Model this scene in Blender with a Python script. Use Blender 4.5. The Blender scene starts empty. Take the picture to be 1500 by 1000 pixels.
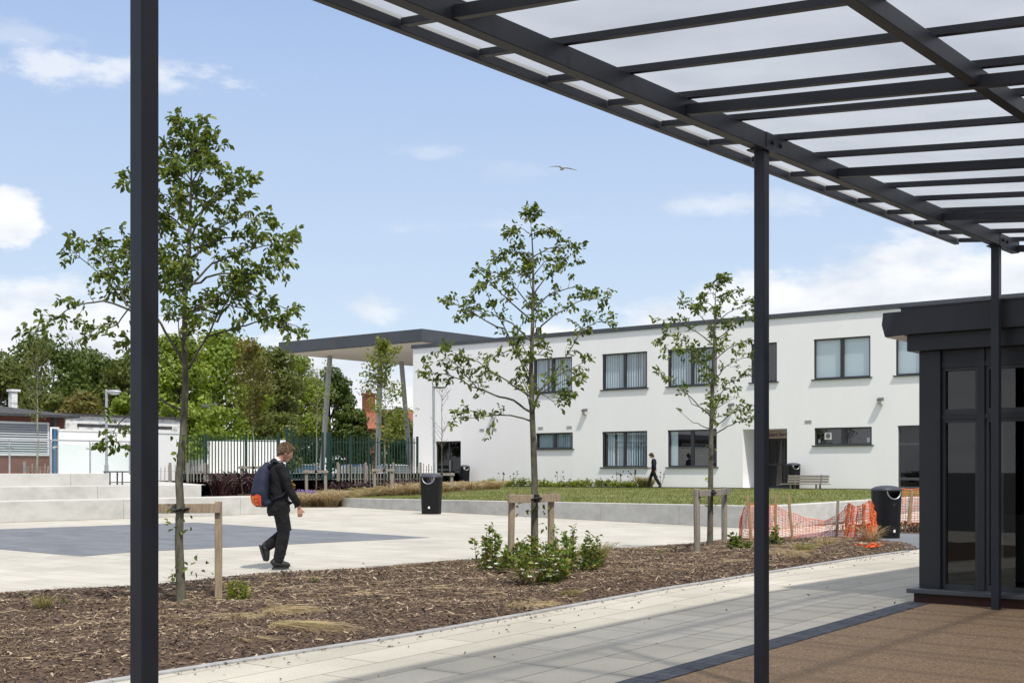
import bpy, bmesh, math, random
import numpy as np
from mathutils import Vector, Matrix, Euler
random.seed(7); rng = np.random.default_rng(11)
S = bpy.context.scene
COL = S.collection
PI = math.pi
# ------------------------------------------------------------------ frame of reference
# world x runs along the school's white front, world y runs along the walkway canopy, eye height 1.35 m
TH = math.radians(39.03); CT, ST = math.cos(TH), math.sin(TH); HC = 1.35; F = 1875.0
def W(X, Y, z=0.0): return Vector((X*CT - Y*ST, X*ST + Y*CT, z))
def at(px, py, Y): return W((px-750)/F*Y, Y, HC + (690-py)/F*Y)           # survey point at a given distance
def gz(y): return -.03*(12.7-y) if y < 12.7 else 0.0                     # the paving falls 3% toward the viewer
def gr(px, py, z=0.0):
    zz = z
    for _ in range(12): Y = (HC-zz)*F/(py-690); p = W((px-750)/F*Y, Y, zz); zz = z+gz(p.y)
    return p
def onY(px, py, yc):
    r = (px-750)/F; Y = yc/(r*ST+CT); return Vector((Y*(r*CT-ST), yc, HC+(690-py)/F*Y))
def onX(px, py, xc):
    r = (px-750)/F; Y = xc/(r*CT-ST); return Vector((xc, Y*(r*ST+CT), HC+(690-py)/F*Y))
RV = Vector((CT, ST, 0)); FV = Vector((-ST, CT, 0)); UP = Vector((0, 0, 1))

# ------------------------------------------------------------------ materials
def mat(name, col, rough=0.7, col2=None, scale=8.0, detail=6, bump=0.0, bscale=None, metal=0.0, spec=0.5,
        rnd=None, dist=0.01, contrast=(0.35, 0.65), stretch=None, backface=None, coat=0.0):
    m = bpy.data.materials.new(name); m.use_nodes = True; nt = m.node_tree; N = nt.nodes; L = nt.links
    b = N['Principled BSDF']; b.inputs['Roughness'].default_value = rough; b.inputs['Metallic'].default_value = metal
    b.inputs['Specular IOR Level'].default_value = spec; b.inputs['Coat Weight'].default_value = coat
    b.inputs['Base Color'].default_value = (*col, 1)
    tc = N.new('ShaderNodeTexCoord'); mp = N.new('ShaderNodeMapping'); L.new(tc.outputs['Object'], mp.inputs['Vector'])
    if stretch: mp.inputs['Scale'].default_value = stretch
    src = None
    if col2 is not None:
        n = N.new('ShaderNodeTexNoise'); n.inputs['Scale'].default_value = scale; n.inputs['Detail'].default_value = detail
        n.inputs['Roughness'].default_value = 0.62
        L.new(mp.outputs['Vector'], n.inputs['Vector'])
        r = N.new('ShaderNodeValToRGB'); r.color_ramp.elements[0].position = contrast[0]; r.color_ramp.elements[1].position = contrast[1]
        r.color_ramp.elements[0].color = (*col, 1); r.color_ramp.elements[1].color = (*col2, 1)
        L.new(n.outputs['Fac'], r.inputs['Fac']); src = r.outputs['Color']
    if rnd:
        a = N.new('ShaderNodeAttribute'); a.attribute_name = 'rnd'
        r2 = N.new('ShaderNodeValToRGB'); cr = r2.color_ramp
        while len(cr.elements) < len(rnd): cr.elements.new(0.5)
        for i, (p, c) in enumerate(rnd): cr.elements[i].position = p; cr.elements[i].color = (*c, 1)
        L.new(a.outputs['Fac'], r2.inputs['Fac'])
        if src is not None:
            mx = N.new('ShaderNodeMix'); mx.data_type = 'RGBA'; mx.blend_type = 'MIX'; mx.inputs[0].default_value = 0.5
            L.new(src, mx.inputs[6]); L.new(r2.outputs['Color'], mx.inputs[7]); src = mx.outputs[2]
        else: src = r2.outputs['Color']
    if src is not None: L.new(src, b.inputs['Base Color'])
    if bump:
        n2 = N.new('ShaderNodeTexNoise'); n2.inputs['Scale'].default_value = bscale or scale*3; n2.inputs['Detail'].default_value = 8
        L.new(mp.outputs['Vector'], n2.inputs['Vector'])
        bp = N.new('ShaderNodeBump'); bp.inputs['Strength'].default_value = bump; bp.inputs['Distance'].default_value = dist
        L.new(n2.outputs['Fac'], bp.inputs['Height']); L.new(bp.outputs['Normal'], b.inputs['Normal'])
    return m
def leafmat(name, ramp, rough=0.45, trans=0.35, big=None):
    m = bpy.data.materials.new(name); m.use_nodes = True; nt = m.node_tree; N = nt.nodes; L = nt.links
    b = N['Principled BSDF']; b.inputs['Roughness'].default_value = rough; b.inputs['Specular IOR Level'].default_value = 0.35
    a = N.new('ShaderNodeAttribute'); a.attribute_name = 'rnd'
    r2 = N.new('ShaderNodeValToRGB'); cr = r2.color_ramp
    while len(cr.elements) < len(ramp): cr.elements.new(0.5)
    for i, (p, c) in enumerate(ramp): cr.elements[i].position = p; cr.elements[i].color = (*c, 1)
    if big:
        tc = N.new('ShaderNodeTexCoord'); n = N.new('ShaderNodeTexNoise'); n.inputs['Scale'].default_value = big; n.inputs['Detail'].default_value = 3
        L.new(tc.outputs['Object'], n.inputs['Vector'])
        mr = N.new('ShaderNodeMapRange'); mr.inputs[1].default_value = 0.3; mr.inputs[2].default_value = 0.7; L.new(n.outputs['Fac'], mr.inputs[0])
        ad = N.new('ShaderNodeMath'); ad.operation = 'MULTIPLY_ADD'; ad.inputs[1].default_value = 0.5
        ml = N.new('ShaderNodeMath'); ml.operation = 'MULTIPLY'; ml.inputs[1].default_value = 0.5
        L.new(mr.outputs[0], ml.inputs[0]); L.new(a.outputs['Fac'], ad.inputs[0]); L.new(ml.outputs[0], ad.inputs[2]); L.new(ad.outputs[0], r2.inputs['Fac'])
    else: L.new(a.outputs['Fac'], r2.inputs['Fac'])
    L.new(r2.outputs['Color'], b.inputs['Base Color'])
    t = N.new('ShaderNodeBsdfTranslucent'); hs = N.new('ShaderNodeHueSaturation'); hs.inputs['Value'].default_value = 1.5; hs.inputs['Saturation'].default_value = 1.1
    hs.inputs['Hue'].default_value = 0.485
    L.new(r2.outputs['Color'], hs.inputs['Color']); L.new(hs.outputs['Color'], t.inputs['Color'])
    mx = N.new('ShaderNodeMixShader'); mx.inputs[0].default_value = trans
    L.new(b.outputs[0], mx.inputs[1]); L.new(t.outputs[0], mx.inputs[2]); L.new(mx.outputs[0], N['Material Output'].inputs['Surface'])
    return m
def brickmat(name, c1, c2, mortar, bw, bh, ms=0.01, rough=0.75, rot=0, noise=0.25, bump=0.3, nscale=1.2, vertical=False, speck=0.0, stain=0.0):
    m = bpy.data.materials.new(name); m.use_nodes = True; nt = m.node_tree; N = nt.nodes; L = nt.links
    b = N['Principled BSDF']; b.inputs['Roughness'].default_value = rough; b.inputs['Specular IOR Level'].default_value = 0.3
    tc = N.new('ShaderNodeTexCoord'); mp = N.new('ShaderNodeMapping'); L.new(tc.outputs['Object'], mp.inputs['Vector'])
    if vertical:                                                        # use (x+y, z)
        sx = N.new('ShaderNodeSeparateXYZ'); cx = N.new('ShaderNodeCombineXYZ'); ad = N.new('ShaderNodeMath'); ad.operation = 'ADD'
        L.new(tc.outputs['Object'], sx.inputs[0]); L.new(sx.outputs[0], ad.inputs[0]); L.new(sx.outputs[1], ad.inputs[1])
        L.new(ad.outputs[0], cx.inputs[0]); L.new(sx.outputs[2], cx.inputs[1]); L.new(cx.outputs[0], mp.inputs['Vector'])
    mp.inputs['Rotation'].default_value = (0, 0, rot)
    br = N.new('ShaderNodeTexBrick'); br.inputs['Scale'].default_value = 1.0; br.inputs['Brick Width'].default_value = bw
    br.inputs['Row Height'].default_value = bh; br.inputs['Mortar Size'].default_value = ms; br.inputs['Mortar Smooth'].default_value = 0.3
    br.inputs['Color1'].default_value = (*c1, 1); br.inputs['Color2'].default_value = (*c2, 1); br.inputs['Mortar'].default_value = (*mortar, 1)
    L.new(mp.outputs['Vector'], br.inputs['Vector'])
    n = N.new('ShaderNodeTexNoise'); n.inputs['Scale'].default_value = nscale; n.inputs['Detail'].default_value = 9; n.inputs['Roughness'].default_value = 0.6
    L.new(mp.outputs['Vector'], n.inputs['Vector'])
    mr = N.new('ShaderNodeMapRange'); mr.inputs[1].default_value = 0.3; mr.inputs[2].default_value = 0.7
    mr.inputs[3].default_value = 1-noise; mr.inputs[4].default_value = 1+noise*0.4; L.new(n.outputs['Fac'], mr.inputs[0])
    mx = N.new('ShaderNodeMix'); mx.data_type = 'RGBA'; mx.blend_type = 'MULTIPLY'; mx.inputs[0].default_value = 1.0
    L.new(br.outputs['Color'], mx.inputs[6]); L.new(mr.outputs[0], mx.inputs[7]); out = mx.outputs[2]
    if speck:
        n3 = N.new('ShaderNodeTexNoise'); n3.inputs['Scale'].default_value = 90; n3.inputs['Detail'].default_value = 4; L.new(mp.outputs['Vector'], n3.inputs['Vector'])
        m3 = N.new('ShaderNodeMapRange'); m3.inputs[1].default_value = 0.35; m3.inputs[2].default_value = 0.65; m3.inputs[3].default_value = 1-speck; m3.inputs[4].default_value = 1+speck
        L.new(n3.outputs['Fac'], m3.inputs[0]); mx2 = N.new('ShaderNodeMix'); mx2.data_type = 'RGBA'; mx2.blend_type = 'MULTIPLY'; mx2.inputs[0].default_value = 1
        L.new(out, mx2.inputs[6]); L.new(m3.outputs[0], mx2.inputs[7]); out = mx2.outputs[2]
    if stain:
        n4 = N.new('ShaderNodeTexNoise'); n4.inputs['Scale'].default_value = 0.35; n4.inputs['Detail'].default_value = 5; L.new(mp.outputs['Vector'], n4.inputs['Vector'])
        m4 = N.new('ShaderNodeMapRange'); m4.inputs[1].default_value = 0.42; m4.inputs[2].default_value = 0.62; m4.inputs[3].default_value = 1; m4.inputs[4].default_value = 1-stain
        L.new(n4.outputs['Fac'], m4.inputs[0]); mx4 = N.new('ShaderNodeMix'); mx4.data_type = 'RGBA'; mx4.blend_type = 'MULTIPLY'; mx4.inputs[0].default_value = 1
        L.new(out, mx4.inputs[6]); L.new(m4.outputs[0], mx4.inputs[7]); out = mx4.outputs[2]
    L.new(out, b.inputs['Base Color'])
    bp = N.new('ShaderNodeBump'); bp.inputs['Strength'].default_value = bump; bp.inputs['Distance'].default_value = 0.004
    inv = N.new('ShaderNodeMath'); inv.operation = 'SUBTRACT'; inv.inputs[0].default_value = 1; L.new(br.outputs['Fac'], inv.inputs[1])
    L.new(inv.outputs[0], bp.inputs['Height']); L.new(bp.outputs['Normal'], b.inputs['Normal'])
    return m
def glassmat(name, tint=(1, 1, 1), refl=1.0, rough=0.0):
    m = bpy.data.materials.new(name); m.use_nodes = True; nt = m.node_tree; N = nt.nodes; L = nt.links
    N.remove(N['Principled BSDF']); g = N.new('ShaderNodeBsdfGlossy'); g.inputs['Roughness'].default_value = rough
    t = N.new('ShaderNodeBsdfTransparent'); t.inputs['Color'].default_value = (*tint, 1)
    lw = N.new('ShaderNodeLayerWeight'); lw.inputs['Blend'].default_value = .5
    pw = N.new('ShaderNodeMath'); pw.operation = 'POWER'; pw.inputs[1].default_value = 4.0; L.new(lw.outputs['Facing'], pw.inputs[0])
    ml = N.new('ShaderNodeMath'); ml.operation = 'MULTIPLY_ADD'; ml.use_clamp = True; ml.inputs[1].default_value = .9; ml.inputs[2].default_value = .045*refl; L.new(pw.outputs[0], ml.inputs[0])
    mx = N.new('ShaderNodeMixShader'); L.new(ml.outputs[0], mx.inputs[0]); L.new(t.outputs[0], mx.inputs[1]); L.new(g.outputs[0], mx.inputs[2])
    L.new(mx.outputs[0], N['Material Output'].inputs['Surface']); return m
def sheetmat(name, tcol, fac):
    m = bpy.data.materials.new(name); m.use_nodes = True; nt = m.node_tree; N = nt.nodes; L = nt.links
    N.remove(N['Principled BSDF']); a = N.new('ShaderNodeBsdfTranslucent')
    t = N.new('ShaderNodeBsdfTransparent'); t.inputs['Color'].default_value = (.90, .90, .89, 1)
    tc = N.new('ShaderNodeTexCoord'); n = N.new('ShaderNodeTexNoise'); n.inputs['Scale'].default_value = 0.8; n.inputs['Detail'].default_value = 5
    L.new(tc.outputs['Object'], n.inputs['Vector']); r = N.new('ShaderNodeValToRGB'); r.color_ramp.elements[0].position = .35; r.color_ramp.elements[1].position = .65
    r.color_ramp.elements[0].color = (*[c*.74 for c in tcol], 1); r.color_ramp.elements[1].color = (*tcol, 1)
    L.new(n.outputs['Fac'], r.inputs['Fac']); L.new(r.outputs['Color'], a.inputs['Color'])
    mx = N.new('ShaderNodeMixShader'); mx.inputs[0].default_value = fac; L.new(a.outputs[0], mx.inputs[1]); L.new(t.outputs[0], mx.inputs[2])
    g = N.new('ShaderNodeBsdfGlossy'); g.inputs['Roughness'].default_value = .25; mx2 = N.new('ShaderNodeMixShader'); mx2.inputs[0].default_value = .05
    L.new(mx.outputs[0], mx2.inputs[1]); L.new(g.outputs[0], mx2.inputs[2])
    L.new(mx2.outputs[0], N['Material Output'].inputs['Surface']); return m

M = {}
M['steel_dark'] = mat('powder_coated_steel', (.014, .017, .026), .45, (.020, .024, .035), 3, bump=.05, bscale=220, spec=.4)
M['black_clad'] = mat('black_cladding', (.012, .013, .018), .5, (.016, .018, .024), 2)
M['white_render'] = mat('white_render', (.87, .855, .85), .9, (.90, .885, .88), .9, 8, bump=.12, bscale=60, spec=.2, dist=.004, stretch=(1, 1, .22), contrast=(.3, .6))
M['grey_trim'] = mat('grey_metal_trim', (.055, .06, .07), .5, (.07, .076, .088), 1)
M['soffit'] = mat('pale_soffit', (.72, .65, .58), .8, (.76, .69, .62), 1)
M['win_frame'] = mat('dark_window_frame', (.03, .032, .036), .45)
M['glass'] = glassmat('window_glass', (.84, .89, .92), 2.6)
M['glass_dark'] = glassmat('tinted_glass', (.34, .36, .36), 1.5)
M['balu_glass'] = glassmat('balustrade_glass', (.93, .97, .965), .8)
M['blind'] = mat('window_blind', (.74, .82, .84), .8)
M['blind_slat'] = mat('vertical_blind_slat', (.70, .80, .86), .8)
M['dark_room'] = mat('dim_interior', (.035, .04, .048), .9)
M['concrete'] = mat('cast_concrete', (.40, .39, .365), .85, (.56, .55, .52), 2.2, 9, bump=.25, bscale=30, spec=.2, stretch=(1, 1, 1.8), dist=.006, contrast=(.25, .7))
M['concrete_pale'] = mat('pale_concrete', (.40, .39, .36), .85, (.55, .54, .505), 1.3, 10, bump=.3, bscale=30, spec=.2, contrast=(.25, .6), dist=.006, stretch=(1, 1, 1.8))
M['bark'] = mat('young_bark', (.05, .045, .032), .9, (.15, .14, .10), 14, 8, bump=.8, bscale=40, stretch=(1, 1, .35), dist=.008)
M['bark_pale'] = mat('pale_bark', (.20, .18, .14), .9, (.32, .29, .22), 14, bump=.4)
M['wood'] = mat('weathered_timber', (.22, .17, .115), .85, (.38, .30, .21), 9, 8, bump=.5, bscale=30, stretch=(6, 6, .6), dist=.004)
M['wood_grey'] = mat('grey_timber', (.20, .175, .145), .9, (.34, .30, .25), 9, 8, bump=.4, stretch=(6, 6, .6), dist=.004)
M['wood_orange'] = mat('softwood_stake', (.26, .17, .09), .85, (.40, .28, .16), 7, bump=.3, stretch=(5, 5, .6))
M['rubber'] = mat('black_rubber', (.012, .012, .013), .6)
M['green_paint'] = mat('dark_green_paint', (.003, .028, .020), .5, (.004, .038, .028), 2)
M['galv'] = mat('galvanised_steel', (.30, .32, .34), .5, (.40, .42, .44), 6, metal=.3)
M['col_grey'] = mat('grey_column_paint', (.34, .345, .355), .5, (.40, .405, .41), 2)
M['white_paint'] = mat('white_hoarding', (.78, .79, .78), .6, (.84, .84, .83), 1.2)
M['white_worn'] = mat('worn_white_paint', (.36, .36, .35), .85, (.78, .78, .76), 2.4, 9, stretch=(1, 1, 2.2), contrast=(.36, .5))
M['brick'] = brickmat('red_brick', (.20, .052, .028), (.14, .040, .026), (.16, .11, .085), .225, .075, .01, vertical=True, noise=.3)
M['roof_dark'] = mat('dark_roof_felt', (.035, .036, .04), .8, (.06, .06, .064), 3)
M['louvre'] = mat('grey_louvre', (.40, .43, .45), .5)
M['blue_pipe'] = mat('blue_downpipe', (.03, .16, .34), .5)
M['bin'] = mat('black_bin_plastic', (.005, .005, .006), .5, (.008, .008, .009), 5, bump=.15, bscale=150, dist=.002, spec=.25)
M['bin_lid'] = mat('dark_grey_lid', (.035, .04, .055), .5)
M['label'] = mat('white_sticker', (.75, .75, .75), .5)
M['silver_rim'] = mat('grey_rim', (.32, .33, .35), .4, metal=.4)
M['net'] = mat('orange_net', (.78, .10, .012), .5, (.88, .17, .035), 3)
M['skin'] = mat('skin', (.48, .25, .17), .55)
M['hair_fair'] = mat('fair_hair', (.075, .045, .022), .7, (.18, .115, .058), 60, bump=.8, bscale=120, dist=.01)
M['hair_brown'] = mat('brown_hair', (.03, .015, .008), .6, (.07, .035, .018), 60, bump=.8)
M['cloth_black'] = mat('black_cloth', (.006, .006, .0075), .85, (.012, .012, .015), 12, bump=1.0, bscale=9, spec=.3, dist=.05)
M['cloth_trouser'] = mat('black_trousers', (.005, .005, .006), .85, (.011, .011, .012), 10, bump=1.0, bscale=8, spec=.3, dist=.05)
M['cloth_navy'] = mat('navy_blazer', (.012, .014, .026), .9, (.02, .022, .036), 10, bump=.4, bscale=12, spec=.2)
M['shirt'] = mat('white_shirt', (.75, .75, .76), .8)
M['boot'] = mat('dark_boot', (.007, .0075, .009), .6, (.013, .014, .016), 20)
M['sole'] = mat('boot_sole', (.02, .02, .02), .8)
M['pack'] = mat('navy_backpack', (.007, .011, .032), .8, (.012, .018, .048), 8, bump=.3, bscale=25)
M['pack_print'] = mat('orange_print', (.72, .13, .02), .7, (.55, .03, .02), 9)
M['pack_letter'] = mat('yellow_letter', (.75, .32, .03), .7)
M['gull'] = mat('gull_feathers', (.35, .36, .36), .8, (.55, .55, .52), 10)
M['gull_tip'] = mat('dark_feather', (.05, .05, .05), .8)
M['paper'] = mat('white_paper', (.75, .78, .82), .7)
M['sign_pink'] = mat('pale_sign_board', (.48, .37, .33), .6)
M['sign_text'] = mat('purple_lettering', (.06, .03, .09), .6)
M['vent'] = mat('white_vent', (.62, .62, .61), .7)
M['lamp_body'] = mat('grey_lamp_body', (.12, .12, .12), .5)
M['lamp_lens'] = mat('lamp_lens', (.50, .50, .48), .3)
M['pale_post'] = mat('pale_green_post', (.62, .70, .63), .6)
M['dark_brick'] = brickmat('dark_plinth_brick', (.085, .034, .026), (.06, .026, .021), (.05, .04, .035), .225, .075, .008, vertical=True)  # the plinth brick is dark red-brown in itself
M['dim_counter'] = mat('dim_counter', (.20, .18, .15), .7)
M['tile_roof'] = brickmat('clay_roof_tiles', (.34, .13, .07), (.26, .09, .05), (.12, .05, .03), .3, .25, .02, vertical=True)
M['chimney_brick'] = brickmat('chimney_brick', (.30, .075, .035), (.22, .06, .03), (.25, .18, .14), .3, .1, .012, vertical=True)
M['car_blue'] = mat('blue_car_paint', (.03, .085, .30), .25, coat=.6)
M['car_silver'] = mat('silver_car_paint', (.42, .44, .46), .3, metal=.4, coat=.5)
M['car_white'] = mat('white_car_paint', (.7, .71, .72), .25, coat=.5)
M['car_glass'] = mat('car_glass', (.05, .08, .10), .05, spec=.9)
M['tyre'] = mat('tyre', (.015, .015, .015), .8)
M['lamp_red'] = mat('tail_lamp', (.35, .01, .01), .2)
M['chips'] = mat('bark_chips', (.1, .06, .04), .9, rnd=[(0, (.04, .026, .018)), (.35, (.095, .062, .043)), (.62, (.165, .115, .08)), (.84, (.28, .21, .145)), (1, (.52, .42, .30))])
M['soil'] = mat('mulch_soil', (.045, .028, .019), .95, (.14, .09, .062), 22, 10, bump=1.0, bscale=60, dist=.03)
M['soil_far'] = mat('bed_soil', (.06, .040, .027), .95, (.17, .12, .08), 6, 8, bump=.15, bscale=12, dist=.01)
M['lawn_base'] = mat('mown_lawn', (.13, .15, .045), .9, (.20, .21, .08), 1.3, 10, bump=.6, bscale=90, spec=.15, dist=.02)
M['grass'] = leafmat('lawn_blades', [(0, (.09, .115, .028)), (.5, (.15, .175, .045)), (.8, (.22, .225, .075)), (1, (.36, .31, .15))], .6, .3)
M['straw'] = leafmat('dry_grass', [(0, (.24, .17, .085)), (.5, (.44, .34, .20)), (.85, (.60, .50, .32)), (1, (.28, .28, .09))], .7, .3)
M['straw_green'] = leafmat('greenish_grass', [(0, (.13, .13, .04)), (.5, (.26, .24, .09)), (1, (.42, .34, .17))], .7, .3)
M['leaf_near'] = leafmat('maple_leaves', [(0, (.05, .082, .014)), (.5, (.10, .148, .025)), (.85, (.165, .215, .042)), (1, (.26, .29, .08))], .5, .38)
M['leaf_hedge'] = leafmat('dogwood_leaves', [(0, (.07, .12, .02)), (.55, (.155, .225, .04)), (.8, (.26, .29, .07)), (1, (.24, .13, .05))], .45, .3)
M['leaf_lime'] = leafmat('lime_leaves', [(0, (.10, .16, .015)), (.6, (.22, .27, .03)), (1, (.35, .36, .06))], .45, .35)
M['petal'] = mat('white_petals', (.72, .72, .60), .6)
M['leaf_purple'] = leafmat('purple_strap_leaves', [(0, (.018, .008, .009)), (.6, (.045, .018, .018)), (1, (.11, .05, .045))], .4, .15)
M['leaf_orange'] = leafmat('orange_foliage', [(0, (.10, .12, .02)), (.5, (.30, .20, .03)), (1, (.55, .26, .03))], .5, .3)
M['petal_purple'] = mat('purple_petals', (.20, .13, .42), .6)
M['bg1'] = leafmat('dark_tree_leaves', [(0, (.028, .048, .009)), (.5, (.07, .108, .018)), (1, (.145, .19, .038))], .5, .3, .45)
M['bg2'] = leafmat('bright_tree_leaves', [(0, (.07, .11, .011)), (.5, (.17, .235, .026)), (1, (.31, .38, .06))], .5, .33, .5)
M['bg3'] = leafmat('olive_tree_leaves', [(0, (.045, .06, .010)), (.5, (.10, .125, .024)), (1, (.19, .20, .05))], .5, .3, .5)
M['bg4'] = leafmat('bronze_tree_leaves', [(0, (.07, .075, .014)), (.45, (.13, .135, .03)), (.75, (.20, .16, .045)), (1, (.36, .17, .05))], .5, .35, .8)
M['sapling'] = leafmat('sapling_leaves', [(0, (.09, .13, .02)), (.5, (.18, .22, .04)), (1, (.32, .33, .09))], .5, .4, 1.0)
M['trunk_dark'] = mat('dark_trunk', (.035, .028, .02), .95, (.08, .066, .048), 6)
M['roof_sheet'] = sheetmat('opal_roof_sheet', (.43, .43, .425), .34)
M['plaza'] = brickmat('cream_paving', (.52, .492, .43), (.455, .43, .375), (.32, .30, .26), .9, .45, .008, rot=0, noise=.13, speck=.05, stain=.10)
M['path'] = brickmat('path_paving', (.55, .515, .445), (.46, .43, .365), (.25, .225, .185), 1.2, .45, .009, rot=PI/2, noise=.13, speck=.10, stain=.12, bump=.5)
M['greypave'] = brickmat('blue_grey_paving', (.175, .185, .205), (.135, .143, .162), (.24, .245, .255), .8, .22, .010, rot=0, noise=.2, speck=.06)
M['setts'] = brickmat('dark_setts', (.085, .092, .115), (.062, .068, .088), (.035, .035, .04), .24, .12, .008, rot=0, noise=.25, speck=.08, bump=.8)
M['kerb'] = mat('grey_edging', (.27, .27, .27), .85, (.38, .38, .38), 5)
M['asphalt'] = mat('asphalt', (.05, .05, .052), .9, (.07, .07, .07), 3, bump=.2)
def resin():
    m = mat('resin_bound_gravel', (.11, .065, .033), .85, (.38, .26, .155), 48, 9, bump=.5, bscale=160, dist=.004, contrast=(.3, .7)); return m
M['resin'] = resin()

# ------------------------------------------------------------------ mesh builder
OFF = {}
class MB:
    def __init__(s): s.v = []; s.f = []
    def add(s, vs, fs):
        o = len(s.v); s.v += [tuple(v) for v in vs]; s.f += [tuple(i+o for i in f) for f in fs]; return s
    def box(s, a, b):
        x0, y0, z0 = a; x1, y1, z1 = b
        return s.add([(x0, y0, z0), (x1, y0, z0), (x1, y1, z0), (x0, y1, z0), (x0, y0, z1), (x1, y0, z1), (x1, y1, z1), (x0, y1, z1)],
                     [(0, 3, 2, 1), (4, 5, 6, 7), (0, 1, 5, 4), (1, 2, 6, 5), (2, 3, 7, 6), (3, 0, 4, 7)])
    def beam(s, p, q, w, h, up=UP):
        p = Vector(p); q = Vector(q); d = (q-p).normalized(); sd = d.cross(up)
        if sd.length < 1e-4: sd = d.cross(Vector((0, 1, 0)))
        sd.normalize(); u = sd.cross(d).normalized(); vs = []
        for c in (p, q):
            for a, b in ((-1, -1), (1, -1), (1, 1), (-1, 1)): vs.append(c+sd*(a*w/2)+u*(b*h/2))
        return s.add(vs, [(3, 2, 1, 0), (4, 5, 6, 7), (0, 1, 5, 4), (1, 2, 6, 5), (2, 3, 7, 6), (3, 0, 4, 7)])
    def tube(s, pts, rad, n=8, ex=(1, 1), side=None, cap=True):
        pts = [Vector(p) for p in pts]; m = len(pts)
        if not hasattr(rad, '__len__'): rad = [rad]*m
        vs = []; fs = []; prev = None
        for i, p in enumerate(pts):
            d = (pts[min(i+1, m-1)]-pts[max(i-1, 0)])
            if d.length < 1e-9: d = Vector((0, 0, 1))
            d.normalize()
            ref = Vector(side) if side else (prev if prev else (Vector((1, 0, 0)) if abs(d.x) < .9 else Vector((0, 1, 0))))
            a = (ref - d*ref.dot(d)); 
            if a.length < 1e-4: a = d.orthogonal()
            a.normalize(); b = d.cross(a); prev = a
            r = rad[i]; rx, ry = (r if hasattr(r, '__len__') else (r*ex[0], r*ex[1]))
            for k in range(n):
                t = 2*PI*k/n; vs.append(p+a*(math.cos(t)*rx)+b*(math.sin(t)*ry))
        for i in range(m-1):
            for k in range(n): fs.append((i*n+k, i*n+(k+1) % n, (i+1)*n+(k+1) % n, (i+1)*n+k))
        if cap: fs.append(tuple(reversed(range(n)))); fs.append(tuple((m-1)*n+k for k in range(n)))
        return s.add(vs, fs)
    def ball(s, c, r, nu=12, nv=8, rot=None):
        c = Vector(c); rx, ry, rz = r if hasattr(r, '__len__') else (r, r, r); vs = []; fs = []
        for j in range(1, nv):
            t = PI*j/nv
            for i in range(nu): p = 2*PI*i/nu; vs.append(Vector((rx*math.sin(t)*math.cos(p), ry*math.sin(t)*math.sin(p), rz*math.cos(t))))
        vs.append(Vector((0, 0, rz))); vs.append(Vector((0, 0, -rz))); T = len(vs)-2; B = len(vs)-1
        for j in range(nv-2):
            for i in range(nu): fs.append((j*nu+i, (j+1)*nu+i, (j+1)*nu+(i+1) % nu, j*nu+(i+1) % nu))
        for i in range(nu): fs.append((T, i, (i+1) % nu)); fs.append((B, (nv-2)*nu+(i+1) % nu, (nv-2)*nu+i))
        R = rot.to_matrix() if rot else None
        return s.add([(R @ v if R else v)+c for v in vs], fs)
    def lathe(s, c, prof, n=24, ex=(1, 1), sq=2.0, rot=0):
        c = Vector(c); vs = []; fs = []; m = len(prof)
        for r, z in prof:
            for k in range(n):
                t = 2*PI*k/n; ca, sa = math.cos(t), math.sin(t)
                q = (abs(ca)**sq+abs(sa)**sq)**(-1/sq); x = ca*q*r*ex[0]; y = sa*q*r*ex[1]
                vs.append(c+Vector((x*math.cos(rot)-y*math.sin(rot), x*math.sin(rot)+y*math.cos(rot), z)))
        for i in range(m-1):
            for k in range(n): fs.append((i*n+k, i*n+(k+1) % n, (i+1)*n+(k+1) % n, (i+1)*n+k))
        fs.append(tuple(reversed(range(n)))); fs.append(tuple((m-1)*n+k for k in range(n)))
        return s.add(vs, fs)
    def prism(s, poly, d):                                             # polygon extruded by vector d
        n = len(poly); d = Vector(d); vs = [Vector(p) for p in poly]+[Vector(p)+d for p in poly]
        return s.add(vs, [tuple(range(n)), tuple(reversed(range(n, 2*n)))]+[(i, n+i, n+(i+1) % n, (i+1) % n) for i in range(n)])
    def build(s, name, m, parent=None, smooth=False, bevel=0.0, loc=None, local=False):
        me = bpy.data.meshes.new(name); o = bpy.data.objects.new(name, me); COL.objects.link(o)
        if parent is not None:
            off = Vector((0, 0, 0)) if local else OFF[parent.name]; o.parent = parent; OFF[o.name] = off
        else:
            off = Vector(loc) if loc is not None else Vector((0, 0, 0)); o.location = off; OFF[o.name] = off.copy()
            if local: off = Vector((0, 0, 0))
        me.from_pydata([(v[0]-off.x, v[1]-off.y, v[2]-off.z) for v in s.v], [], s.f); me.materials.append(m); me.update()
        bm = bmesh.new(); bm.from_mesh(me); bmesh.ops.recalc_face_normals(bm, faces=bm.faces); bm.to_mesh(me); bm.free()
        if smooth: me.shade_smooth()
        if bevel:
            b = o.modifiers.new('bevel', 'BEVEL'); b.width = bevel; b.segments = 2; b.limit_method = 'ANGLE'
        return o
def tag(o, label=None, cat=None, group=None, kind=None):
    if label: o['label'] = label
    if cat: o['category'] = cat
    if group: o['group'] = group
    if kind: o['kind'] = kind
    return o
def thing(name, loc, label, cat, group=None, rz=0.0):
    o = bpy.data.objects.new(name, None); COL.objects.link(o); o.location = Vector(loc); o.rotation_euler = (0, 0, rz); o.empty_display_size = .2
    OFF[o.name] = Vector(loc); return tag(o, label, cat, group)
def struct(o): o['kind'] = 'structure'; return o
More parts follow.
